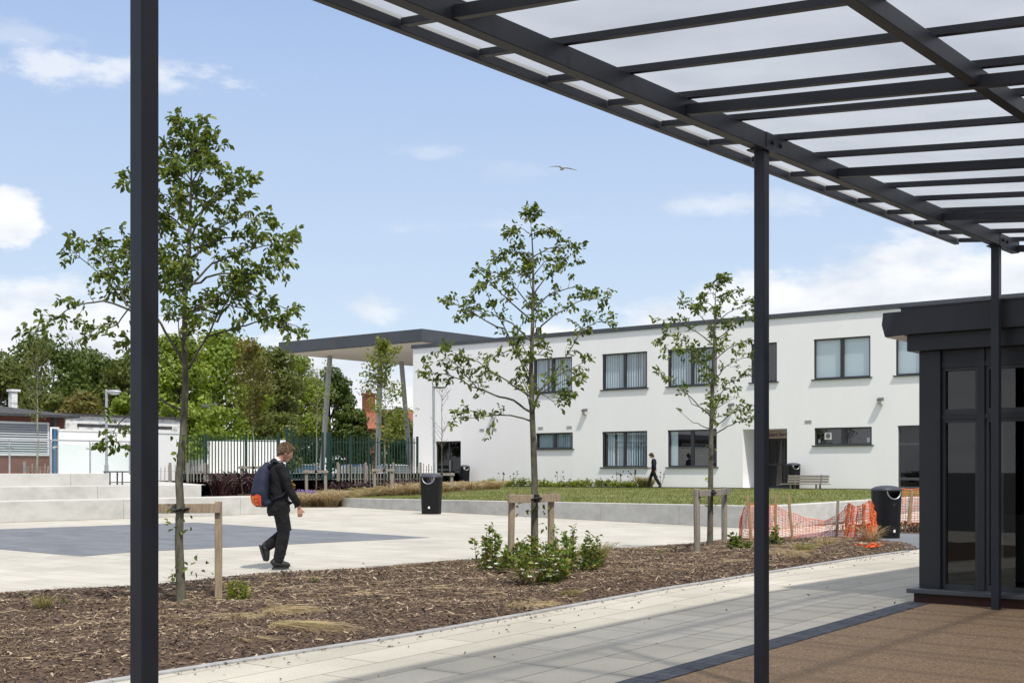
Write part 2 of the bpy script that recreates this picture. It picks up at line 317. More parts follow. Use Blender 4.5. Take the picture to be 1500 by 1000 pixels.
def npmesh(name, V, faces_n, m, parent=None, rnd=None, loc=None, smooth=False):
    """V (N,k,3) array of N polygons groups; faces_n list of index tuples inside a group of k vertices"""
    V = np.asarray(V, dtype=np.float32); N, k, _ = V.shape
    off = OFF[parent.name] if parent is not None else (Vector(loc) if loc is not None else Vector((0, 0, 0)))
    P = V.reshape(-1, 3)-np.array(off, dtype=np.float32)
    me = bpy.data.meshes.new(name); me.vertices.add(len(P)); me.vertices.foreach_set('co', P.ravel())
    nf = len(faces_n); lens = [len(f) for f in faces_n]; tot = sum(lens)
    base = np.concatenate([np.array(f) for f in faces_n]); idx = (np.arange(N)[:, None]*k+base[None, :]).ravel()
    me.loops.add(len(idx)); me.loops.foreach_set('vertex_index', idx.astype(np.int32))
    st = np.concatenate([[0], np.cumsum(lens)[:-1]]); starts = (np.arange(N)[:, None]*tot+st[None, :]).ravel()
    me.polygons.add(N*nf); me.polygons.foreach_set('loop_start', starts.astype(np.int32))
    me.polygons.foreach_set('loop_total', np.tile(lens, N).astype(np.int32))
    me.update(calc_edges=True); me.validate()
    if rnd is not None:
        a = me.attributes.new('rnd', 'FLOAT', 'FACE'); a.data.foreach_set('value', np.repeat(np.asarray(rnd, dtype=np.float32), nf))
    me.materials.append(m); o = bpy.data.objects.new(name, me); COL.objects.link(o)
    if parent is not None: o.parent = parent; OFF[o.name] = off
    else: o.location = off; OFF[o.name] = Vector(off)
    return o
def unit(a): return a/np.maximum(np.linalg.norm(a, axis=-1, keepdims=True), 1e-9)
def leaves(P, D, size, droop=0.25, wid=0.5):
    """leaf blades: P base points (N,3), D directions, folded six-point blades"""
    N = len(P); D = unit(D+rng.normal(0, .35, (N, 3))); D[:, 2] -= droop; D = unit(D)
    nrm = rng.normal(0, .6, (N, 3)); nrm[:, 2] += 1.0
    Sd = unit(np.cross(D, nrm)); Nn = unit(np.cross(Sd, D)); s = (size*rng.uniform(.65, 1.25, N))[:, None]
    w = wid*s*.5; c = .12*s
    return np.stack([P, P+D*s*.35+Sd*w+Nn*c, P+D*s*.72+Sd*w*.8+Nn*c, P+D*s-Nn*c, P+D*s*.72-Sd*w*.8+Nn*c, P+D*s*.35-Sd*w+Nn*c], 1)
LF = [(0, 1, 2, 3), (0, 3, 4, 5)]
def remesh_obj(mb, name, m, parent, vox=.012, smooth=6, local=True):
    o = mb.build(name, m, parent, smooth=True, local=local)
    r = o.modifiers.new('remesh', 'REMESH'); r.mode = 'VOXEL'; r.voxel_size = vox; r.use_smooth_shade = True
    s = o.modifiers.new('smooth', 'SMOOTH'); s.iterations = smooth; s.factor = .6
    return o

# ------------------------------------------------------------------ camera, light, sky
cd = bpy.data.cameras.new('camera'); cam = bpy.data.objects.new('camera', cd); COL.objects.link(cam)
cam.location = (0, 0, HC); cam.rotation_euler = (PI/2, 0, TH); cd.lens = 45; cd.sensor_width = 36; cd.shift_y = 190/1500
cd.clip_start = .1; cd.clip_end = 5000; S.camera = cam
sun_to = Vector((.52, -.25, 1)).normalized()
sd = bpy.data.lights.new('sun', 'SUN'); sd.energy = 4.0; sd.angle = math.radians(1.8); sd.color = (1, .95, .87)
so = bpy.data.objects.new('sun', sd); COL.objects.link(so); so.location = (20, -10, 40); so.rotation_euler = sun_to.to_track_quat('Z', 'Y').to_euler()
S.view_settings.view_transform = 'Standard'; S.view_settings.look = 'None'; S.view_settings.exposure = 0.05; S.view_settings.gamma = 1
wd = bpy.data.worlds.new('World'); S.world = wd; wd.use_nodes = True
def world():
    nt = wd.node_tree; N = nt.nodes; L = nt.links; bg = N['Background']; bg.inputs['Strength'].default_value = .12
    sky = N.new('ShaderNodeTexSky'); sky.sky_type = 'NISHITA'; sky.sun_disc = False
    sky.sun_elevation = math.asin(sun_to.z); sky.sun_rotation = math.atan2(sun_to.x, sun_to.y); sky.altitude = 50; sky.air_density = 1.0; sky.dust_density = .6; sky.ozone_density = 1.4
    tc = N.new('ShaderNodeTexCoord')
    vr = N.new('ShaderNodeVectorRotate'); vr.rotation_type = 'Z_AXIS'; vr.inputs['Angle'].default_value = -TH; L.new(tc.outputs['Generated'], vr.inputs['Vector'])
    sx = N.new('ShaderNodeSeparateXYZ'); L.new(vr.outputs[0], sx.inputs[0])
    def mth(op, a, b=None, c=None, clamp=False):
        n = N.new('ShaderNodeMath'); n.operation = op; n.use_clamp = clamp
        for i, q in enumerate((a, b, c)):
            if q is None: continue
            if hasattr(q, 'is_output'): L.new(q, n.inputs[i])
            else: n.inputs[i].default_value = q
        return n.outputs[0]
    def mr(v, a, b, c, d, smooth=True):
        n = N.new('ShaderNodeMapRange'); n.interpolation_type = 'SMOOTHSTEP' if smooth else 'LINEAR'; L.new(v, n.inputs[0])
        for i, q in enumerate((a, b, c, d)): n.inputs[i+1].default_value = q
        return n.outputs[0]
    az = mth('ARCTAN2', sx.outputs[0], sx.outputs[1]); el = mth('ARCSINE', sx.outputs[2])
    cx = N.new('ShaderNodeCombineXYZ'); L.new(az, cx.inputs[0]); L.new(mth('MULTIPLY', el, 2.2), cx.inputs[1])
    def noise(scale, det=7, rough=.58, off=0, dist=0.0):
        n = N.new('ShaderNodeTexNoise'); n.inputs['Scale'].default_value = scale; n.inputs['Detail'].default_value = det; n.inputs['Roughness'].default_value = rough
        n.inputs['Distortion'].default_value = dist
        a = N.new('ShaderNodeVectorMath'); a.operation = 'ADD'; a.inputs[1].default_value = (off, off*.7, off*.3); L.new(cx.outputs[0], a.inputs[0]); L.new(a.outputs[0], n.inputs['Vector']); return n.outputs['Fac']
    n1 = noise(9, 5, .55, 3.1); n2 = noise(26, 6, .6, 9.7); n3 = noise(5, 3, .6, 5.5)
    # cloud bank along the horizon: its upper edge rises to the right and at the far left
    ramp = N.new('ShaderNodeValToRGB'); cr = ramp.color_ramp; cr.interpolation = 'LINEAR'
    L.new(mr(az, -.40, .40, 0, 1, False), ramp.inputs['Fac'])
    pts = [(0, .135), (.20, .122), (.32, .088), (.46, .082), (.56, .128), (.72, .155), (.88, .178), (1, .182)]
    while len(cr.elements) < len(pts): cr.elements.new(.5)
    for i, (p, v) in enumerate(pts): cr.elements[i].position = p; cr.elements[i].color = (v, v, v, 1)
    edge = mth('SUBTRACT', ramp.outputs['Color'], el)
    e2 = mth('ADD', edge, mth('MULTIPLY', mth('SUBTRACT', n1, .5), .12)); e3 = mth('ADD', e2, mth('MULTIPLY', mth('SUBTRACT', n2, .5), .04))
    bank = mr(e3, -.004, .022, 0, .95)
    def blob(pc, pe, wa, we, thr0, thr1, amt, nz, amp):
        a0 = math.atan((pc-750)/F); e0 = math.atan((690-pe)/F*math.cos(a0))
        da = mth('DIVIDE', mth('SUBTRACT', az, a0), wa/F); de = mth('DIVIDE', mth('SUBTRACT', el, e0), we/F)
        d = mth('SQRT', mth('ADD', mth('MULTIPLY', da, da), mth('MULTIPLY', de, de)))
        v = mth('ADD', mth('SUBTRACT', 1.0, d), mth('MULTIPLY', mth('SUBTRACT', nz, .5), amp)); return mr(v, thr0, thr1, 0, amt)
    bl = [blob(5, 322, 62, 46, .0, .35, .98, n2, 1.3), blob(120, 98, 230, 26, .0, .9, .62, n2, 3.2), blob(258, 125, 60, 18, .1, .9, .5, n2, 2.6),
          blob(20, 50, 160, 34, .1, 1.1, .30, n2, 2.6), blob(1090, 298, 190, 22, .0, 1.0, .45, n2, 2.6), blob(760, 250, 150, 22, .1, 1.1, .16, n2, 3.0),
          blob(630, 222, 60, 16, .1, 1.1, .22, n2, 3.0), blob(700, 330, 260, 22, .2, 1.2, .20, n2, 3.0), blob(540, 455, 60, 22, .0, .8, .6, n2, 2.6), blob(60, 430, 150, 40, .0, .9, .8, n2, 2.4)]
    c = bank
    for b in bl: c = mth('MAXIMUM', c, b)
    fill_cloud = mr(n3, .32, .50, 0, .95); up = mr(el, .38, .5, 0, 1); c = mth('MAXIMUM', c, mth('MULTIPLY', fill_cloud, up))  # unseen cloud above the view, added to whiten and lift the fill light
    # bright hazy blue near the horizon
    hz = N.new('ShaderNodeMix'); hz.data_type = 'RGBA'; gcol = N.new('ShaderNodeMix'); gcol.data_type = 'RGBA'; gcol.inputs[6].default_value = (5.7, 6.8, 8.0, 1); gcol.inputs[7].default_value = (3.1, 4.35, 7.1, 1)
    L.new(mr(el, .06, .40, 0, 1, False), gcol.inputs[0]); L.new(gcol.outputs[2], hz.inputs[7])
    L.new(mr(el, .30, 1.0, .85, .3, False), hz.inputs[0]); L.new(sky.outputs[0], hz.inputs[6])
    shade = mr(noise(13, 6, .5, 21), .38, .66, 0, 1)
    cc = N.new('ShaderNodeMix'); cc.data_type = 'RGBA'; cc.inputs[6].default_value = (8.2, 8.3, 8.5, 1); cc.inputs[7].default_value = (6.1, 6.45, 7.1, 1); L.new(mth('MULTIPLY', shade, .8), cc.inputs[0])
    mx = N.new('ShaderNodeMix'); mx.data_type = 'RGBA'; L.new(c, mx.inputs[0]); L.new(hz.outputs[2], mx.inputs[6]); L.new(cc.outputs[2], mx.inputs[7])
    L.new(mx.outputs[2], bg.inputs['Color'])
world(); wd.cycles.sampling_method = 'MANUAL'; wd.cycles.sample_map_resolution = 512
#PART2
# ------------------------------------------------------------------ ground surfaces
def sheet(name, pts, m): 
    mb = MB(); mb.add(pts, [tuple(range(len(pts)))]); o = mb.build(name, m)
    if name != 'ground':
        bm = bmesh.new(); bm.from_mesh(o.data); bmesh.ops.bisect_plane(bm, geom=bm.verts[:]+bm.edges[:]+bm.faces[:], plane_co=(0, 12.7, 0), plane_no=(0, 1, 0))
        if max(v.co.z for v in bm.verts) < .1:
            for v in bm.verts: v.co.z += gz(v.co.y)
        bm.to_mesh(o.data); bm.free(); o.data.update()
    return struct(o)
def poly(z, *xy): return [(x, y, z) for x, y in xy]
sheet('ground', poly(-1.8, (-2500, -2500), (2500, -2500), (2500, 2500), (-2500, 2500)), M['asphalt'])
wA = gr(500, 742); wC = gr(1130, 775.5); wD = Vector((-17.2, 56.5, 0)); wC2 = Vector((wC.x, wC.y, 0))
sheet('plaza', poly(0, (-32.5, -30), (-7.0, -30), (-7.0, 31), (wC.x-.2, 31), (wC.x-.2, wC.y+.25), (wA.x-.1, wA.y+.2), (-42, 42), (-42, 28), (-32.5, 24)), M['plaza'])
q = [gr(286, 765), gr(630, 787), gr(115, 814)]
sheet('grey_paving', poly(.004, (q[0].x, q[0].y), (q[1].x, q[1].y), (q[2].x+.1, q[2].y), (-23.2, 11.9), (-28.3, 12.2)), M['greypave'])
def edge_pts(L): return [(g.y, g.x) for g in (gr(*q) for q in L)]
NEAR = [(-9, -8.3)]+edge_pts([(190, 991.6), (600, 929.5), (1000, 858), (1248, 818)])+[(20.9, -8.45)]
FAR = [(-9, -19.5)]+edge_pts([(0, 879), (189, 866), (398, 850), (600, 836.5), (876, 815)])+[(20.4, -11.6), (22.1, -11.5)]
def lerp(tab, y):
    for (a, b), (c, d) in zip(tab, tab[1:]):
        if y <= c: t = max(0, (y-a)/(c-a)); return b+(d-b)*t
    return tab[-1][1]
sheet('path', poly(.004, (-5.20, -12), (-5.12, 12.8), (-5.12, 60), (-13, 60), (-12.4, 22.9), (-8.45, 21.9), *[(x, y) for y, x in reversed(NEAR)]), M['path'])
sheet('dark_paving', poly(.008, (-8.45, 20.9), (-8.45, 26.8), (-12.6, 26.8), (-12.0, 22.3), (-9.2, 22.2)), M['greypave'])
sheet('paving_border', poly(.008, (-5.22, -12), (-4.96, -12), (-4.90, 12.86), (-5.14, 12.86)), M['setts'])
sheet('resin_surface', poly(.004, (-4.96, -12), (9, -12), (9, 12.9), (-4.90, 12.9)), M['resin'])
# ramped walk right of the lawn wall, up to the school door
sheet('ramp', [(wC.x+.1, 29.6, .002), (-4, 29.6, .002), (-4, 58.4, .5), (-17.3, 58.4, .5)], M['plaza'])
def bed_x(y, t): return lerp(NEAR, y)*(1-t)+lerp(FAR, y)*t
def bed_z(x, y, t):
    e = min(t, 1-t)*4.6; h = .10*min(1, e/.35)
    return gz(y)+.012+h+.028*math.sin(x*2.3+y*1.7)*min(1, e)+.02*math.sin(x*5.1-y*3.3)*min(1, e)
def mulch_bed():
    mb = MB(); ny, nt = 170, 44; vs = []
    for i in range(ny+1):
        y0 = -6+28.3*i/ny
        for j in range(nt+1):
            t = j/nt; y = y0
            if y > 20.9-0: y = y0 if t > .18 else min(y0, 20.9+(t/.18)*1.3)
            x = bed_x(y, t); vs.append((x, y, bed_z(x, y, t) if i < ny else .01+gz(y)))
    mb.add(vs, [(i*(nt+1)+j, i*(nt+1)+j+1, (i+1)*(nt+1)+j+1, (i+1)*(nt+1)+j) for i in range(ny) for j in range(nt)])
    struct(mb.build('mulch_bed', M['soil'], smooth=True))
mulch_bed()
def edging(name, tab, s, w, label):
    mb = MB(); y = -8.0
    while y < tab[-1][0]-.05:
        y2 = min(y+.9, tab[-1][0]); xa, xb = lerp(tab, y), lerp(tab, y2-.008)
        g1, g2 = gz(y), gz(y2); mb.add([(xa, y, g1), (xa+s*w, y, g1), (xb+s*w, y2-.008, g2), (xb, y2-.008, g2), (xa, y, g1+.02), (xa+s*w, y, g1+.02), (xb+s*w, y2-.008, g2+.02), (xb, y2-.008, g2+.02)],
               [(0, 3, 2, 1), (4, 5, 6, 7), (0, 1, 5, 4), (1, 2, 6, 5), (2, 3, 7, 6), (3, 0, 4, 7)]); y = y2
    o = mb.build(name, M['kerb']); return struct(o)
edging('kerb', NEAR, 1, .10, ''); edging('kerb', FAR, -1, .10, '')
# lawn behind the low wall
def lawn_pts():
    a = wA+Vector((.1, .35, .30)); c = Vector((wC.x-.25, wC.y+.25, .525)); d = Vector((-17.45, 57.9, .50)); e = onY(700, 700, 57.9); e.z = .46
    b = onY(690, 700, 57.9); b.z = .45; return a, c, d, b
la, lc, ld, lb = lawn_pts()
def lawn():
    mb = MB(); n = 24; vs = []
    for i in range(n+1):
        for j in range(n+1):
            u, v = i/n, j/n; p = (la*(1-u)+lc*u)*(1-v)+(lb*(1-u)+ld*u)*v; vs.append((p.x, p.y, p.z+.03*math.sin(v*PI)))
    mb.add(vs, [(i*(n+1)+j, i*(n+1)+j+1, (i+1)*(n+1)+j+1, (i+1)*(n+1)+j) for i in range(n) for j in range(n)])
    struct(mb.build('lawn', M['lawn_base'], smooth=True))
    N = 34000; u = rng.uniform(0, 1, N); v = rng.uniform(0, 1, N)**1.2
    A, B, C, D = [np.array(q) for q in (la, lc, lb, ld)]
    P = (A*(1-u)[:, None]+B*u[:, None])*(1-v)[:, None]+(C*(1-u)[:, None]+D*u[:, None])*v[:, None]; P[:, 2] += .03*np.sin(v*PI)
    Dr = rng.normal(0, .45, (N, 3)); Dr[:, 2] = 1; Dr = unit(Dr); Sd = unit(np.cross(Dr, rng.normal(0, 1, (N, 3)))); h = rng.uniform(.03, .085, N)[:, None]; w = .012
    V = np.stack([P-Sd*w, P+Sd*w, P+Dr*h], 1)
    pat = .5+.28*np.sin(P[:, 0]*.9+np.sin(P[:, 1]*.5)*2)*np.sin(P[:, 1]*.7)
    o = npmesh('grass', V, [(0, 1, 2)], M['grass'], rnd=np.clip(pat+rng.normal(0, .22, N), 0, 1)); o['kind'] = 'stuff'
    tag(o, 'short mown grass blades covering the raised lawn behind the low concrete wall', 'grass')
lawn()
# ground of the planting bed, the car park and the upper terrace
def bed2_z(px, Y):
    t = max(0, min(1, (Y-49)/15)); t = t*t*(3-2*t); z = (.012+.66*t) if px > 428 else .52+.43*max(0, min(1, (Y-42)/18)); k = max(0, min(1, (px-500)/120)); k2 = max(0, min(1, (Y-49)/14))
    return z*(1-k)+(.30+.16*k2)*k
def bed2():
    mb = MB(); nu, nv = 46, 26; vs = []
    for i in range(nu+1):
        for j in range(nv+1):
            px = 298+(690-298)*i/nu; y0 = 41.2 if px < 428 else (47.8 if px < 500 else 48.8+(px-500)*.02); Y = y0+(78-y0)*j/nv; r = (px-750)/F
            Ymax = 57.85/(r*ST+CT) if px > 600 else 999
            Y = min(Y, Ymax); z = bed2_z(px, Y); vs.append(W(r*Y, Y, z))
    mb.add(vs, [(i*(nv+1)+j, i*(nv+1)+j+1, (i+1)*(nv+1)+j+1, (i+1)*(nv+1)+j) for i in range(nu) for j in range(nv)])
    struct(mb.build('planting_bed', M['soil_far'], smooth=True))
bed2()
sheet('car_park', poly(.30, tuple(at(-500, 700, 64))[:2], tuple(at(606, 700, 64))[:2], tuple(at(600, 700, 80.5))[:2], (-56, 62), (-56, 700), (-700, 700), (-700, 60)), M['asphalt'])
sheet('upper_terrace', poly(1.245, (-34.4, -30), (-34.4, 22.6), (-50.5, 22.6), (-52, 60), (-160, 60), (-160, -30)), M['concrete_pale'])
sheet('bounce_paving', poly(.304, (-80, 58.5), (-55.2, 58.5), (-55.2, 90), (-80, 90)), M['plaza'])  # pale sheet added under the roof to bounce light onto its soffit
sheet('middle_terrace', poly(.915, (-34.25, 22.6), (-34.25, 25.0), (-32.95, 25.05), tuple(at(302, 700, 42))[:2], tuple(at(302, 700, 63))[:2], tuple(at(200, 700, 66))[:2], (-50.6, 56), (-50.6, 22.6)), M['concrete_pale'])
# second small mulched strip beyond the right-hand bin
sheet('mulch_strip', poly(.012, (-12.6, 26.8), (-6, 26.8), (-6, 30.6), (-12.6, 30.6)), M['soil_far'])

# bark chips as loose stuff
def chips(N=120000):
    y = rng.uniform(4.6, 21.6, N); t = rng.uniform(.0, 1.0, N)
    near = rng.uniform(0, 1, N) < .0
    x = np.array([bed_x(a, b) for a, b in zip(y, t)]); z = np.array([bed_z(a, b, c) for a, b, c in zip(x, y, t)])
    P = np.stack([x, y, z+rng.uniform(.0, .022, N)], 1)
    a = rng.uniform(0, 2*PI, N); D = np.stack([np.cos(a), np.sin(a), rng.normal(.05, .28, N)], 1); D = unit(D)
    up = np.stack([rng.normal(0, .45, N), rng.normal(0, .45, N), np.ones(N)], 1); Sd = unit(np.cross(D, up)); Nn = np.cross(Sd, D)
    L = (rng.gamma(2.4, .010, N)+.008)[:, None]; w = (L*rng.uniform(.14, .5, (N, 1))).clip(.004, .02); h = rng.uniform(.003, .008, (N, 1))
    V = np.stack([P-D*L/2-Sd*w/2, P-D*L/2+Sd*w/2, P+D*L/2+Sd*w*.3, P+D*L/2-Sd*w*.3, P-D*L*.4+Nn*h, P+D*L*.35+Nn*h], 1)
    r = rng.beta(1.5, 2.2, N); r = np.where((L[:, 0] > .065) & (rng.uniform(0, 1, N) < .5), rng.uniform(.8, 1, N), r)
    o = npmesh('bark_chips', V, [(0, 1, 4), (1, 2, 5, 4), (3, 0, 4, 5), (2, 3, 5)], M['chips'], rnd=r); o['kind'] = 'stuff'
    tag(o, 'loose brown bark mulch chips spread over the long planting bed', 'mulch')
chips()
def straws(N=5200):
    # dry stalks lying on the mulch, thicker in patches
    cx = rng.uniform(5.2, 20.5, 60); ct = rng.uniform(.08, .8, 60); k = rng.integers(0, 60, N); scat = rng.random(N) < .45
    y = np.where(scat, rng.uniform(5, 21, N), cx[k]+rng.normal(0, .35, N)).clip(4.8, 21); t = np.where(scat, rng.uniform(.04, .96, N), ct[k]+rng.normal(0, .07, N)).clip(.03, .97)
    x = np.array([bed_x(a, b) for a, b in zip(y, t)]); z = np.array([bed_z(a, b, c) for a, b, c in zip(x, y, t)])+rng.uniform(.012, .04, N)
    P0 = np.stack([x, y, z], 1); base = rng.uniform(0, 2*PI, 60)[k]; a = np.where(scat, rng.uniform(0, 2*PI, N), base+rng.normal(0, .6, N)); L = rng.gamma(3, .045, N).clip(.04, .4)
    P = [P0]; 
    for i in range(3): a = a+rng.normal(0, .38, N); q = P[-1]+np.stack([np.cos(a), np.sin(a), rng.normal(.0, .09, N)], 1)*(L/3)[:, None]; q[:, 2] = np.maximum(q[:, 2], z-.012); P.append(q)
    sd_ = np.stack([-np.sin(a), np.cos(a), rng.normal(0, .4, N)], 1); w = rng.uniform(.0018, .0036, N)[:, None]; V = np.stack([v for q in P for v in (q-sd_*w, q+sd_*w)], 1)
    o = npmesh('dry_stalks', V, [(0, 1, 3, 2), (2, 3, 5, 4), (4, 5, 7, 6)], M['straw'], rnd=rng.uniform(0, .95, N)); o['kind'] = 'stuff'; tag(o, 'loose dry straw stalks lying in patches on the bark mulch', 'straw')
straws()
def litter():
    N = 330; P = []
    for i in range(N):
        if i > 110: y = random.uniform(6, 21); P.append((lerp(NEAR, y)+.10+random.expovariate(7), y, .012)); continue
        P.append((random.uniform(-8, -4.9) if random.random() < .8 else random.uniform(-19, -13), random.uniform(5, 22), .012))
    P = np.array(P); a = rng.uniform(0, 2*PI, N); D = np.stack([np.cos(a), np.sin(a), np.full(N, .02)], 1); V = leaves(P, D, .034, droop=0, wid=.5); V[:, :, 2] = np.maximum(V[:, :, 2], .01)+np.minimum(0, -.03*(12.7-P[:, 1]))[:, None]
    o = npmesh('fallen_leaves', V, LF, M['chips'], rnd=rng.uniform(0, .5, N)); o['kind'] = 'stuff'; tag(o, 'small dry brown leaf scraps scattered over the pale paving', 'leaf litter')
litter()

# ------------------------------------------------------------------ concrete walls and seating steps
def low_wall():
    root = thing('retaining_wall', wA, 'long low grey concrete wall holding up the lawn, with pale top edge', 'wall')
    segs = []; n = 7
    def seg(p, q, za, zb, i, nn):
        a = p.lerp(q, i/nn); b = p.lerp(q, (i+1)/nn); d = (b-a).normalized(); b = b-d*.012; nrm = Vector((-d.y, d.x, 0))
        if nrm.y < 0 and abs(d.x) > abs(d.y): nrm = -nrm
        if abs(d.y) >= abs(d.x) and nrm.x > 0: nrm = -nrm
        nrm = nrm*.38; z1 = za+(zb-za)*i/nn; z2 = za+(zb-za)*(i+1)/nn
        mb = MB(); mb.add([a, b, b+nrm, a+nrm, a+UP*z1, b+UP*z2, b+nrm+UP*z2, a+nrm+UP*z1],
            [(0, 3, 2, 1), (4, 5, 6, 7), (0, 1, 5, 4), (1, 2, 6, 5), (2, 3, 7, 6), (3, 0, 4, 7)])
        mb.build('wall_panel', M['concrete'], root, bevel=.012)
    for i in range(n): seg(wA, wC, .33, .545, i, n)
    for i in range(7): seg(wC+Vector((0, .4, 0)), wD, .545, .56, i, 7)
low_wall()
def tiers():
    root = thing('seating_steps', (-31.6, 10, 0), 'broad pale concrete seating steps in three tiers left of the walking boy', 'steps')
    for x, ye, z0, z1, w in ((-31.6, 27.8, 0, .555, 1.3), (-32.9, 25.1, .0, .925, 1.4), (-34.3, 22.7, .0, 1.285, 1.2)):
        y = -8.0
        while y < ye-.1:
            y2 = min(y+4.2, ye)
            if ye-y2 < 1: y2 = ye
            MB().box((x-w, y, z0), (x, y2-.01, z1)).build('step_block', M['concrete_pale'], root, bevel=.012); y = y2
tiers()

# ------------------------------------------------------------------ walkway canopy
CX, YP = -4.2, (12.69, 7.9, 2.935)
def cz(x): return 3.67-.094*(x-CX)
def canopy():
    root = thing('walkway_canopy', (CX, 7.9, 0), 'large dark steel walkway canopy on square posts with opal roof sheets', 'canopy')
    st = M['steel_dark']; s = .039; y1 = 13.27; y0 = -5.2; xr = 2.6; xl = CX-.58
    for y in YP:
        p = MB().box((CX-s, y-s, gz(y)-.05), (CX+s, y+s, 3.55)).build('post', st, root, bevel=.005)
        MB().box((CX-.065, y-.09, 3.538), (CX+.065, y+.09, 3.549)).build('head_plate', st, p)
        pl = MB().box((CX+.0415, y-.012, 3.553), (CX+.0455, y+.36, 3.668)).build('splice_plate', st, root)
        for dy in (.07, .19):
            MB().tube([(CX+.046, y+dy, 3.612), (CX+.062, y+dy, 3.612)], .017, 8).build('bolt', M['galv'] if 0 else st, pl)
    for x in (1.9,):
        for y in (YP[0], YP[1], YP[2], -1.8): MB().box((x-s, y-s, gz(y)-.05), (x+s, y+s, 3.0)).build('post', st, root, bevel=.005)
    MB().box((CX-.041, y0, 3.55), (CX+.041, y1, 3.67)).build('main_beam', st, root, bevel=.004)
    for x in (-2.38, -.55, 1.28):
        z = cz(x); MB().box((x-.032, y0, z-.095), (x+.032, y1-.1, z-.006)).build('purlin', st, root, bevel=.003)
    y = 13.23; ys = [13.23, 11.17, 9.03, 6.86, 4.69, 2.52, .35, -1.82, -4.0]
    for y in ys: MB().beam((CX+.043, y, cz(CX)-.079), (xr, y, cz(xr)-.079), .05, .066).build('rafter', st, root, bevel=.003)
    by = [12.69-.645*k for k in range(28)]; by[1:1] = []
    by = [13.25]+by
    for y in by: MB().beam((xl+.02, y, cz(xl)+.021), (xr, y, cz(xr)+.021), .044, .04).build('glazing_bar', st, root)
    zb = cz(xl)
    MB().box((xl-.05, y0, zb-.012), (xl, y1+.03, zb+.065)).build('edge_trim', st, root, bevel=.003)
    MB().box((xl-.056, y0, zb+.0665), (xl-.02, y1+.03, zb+.075)).build('edge_flashing', M['galv'], root)
    ys2 = [13.28]+by[1:]
    for a, b in zip(ys2, ys2[1:]):
        mb = MB(); z = .043
        mb.add([(xl+.002, a-.003, cz(xl)+z), (xl+.002, b+.003, cz(xl)+z), (xr, b+.003, cz(xr)+z), (xr, a-.003, cz(xr)+z)], [(0, 1, 2, 3)])
        mb.build('roof_panel', M['roof_sheet'], root)
canopy()

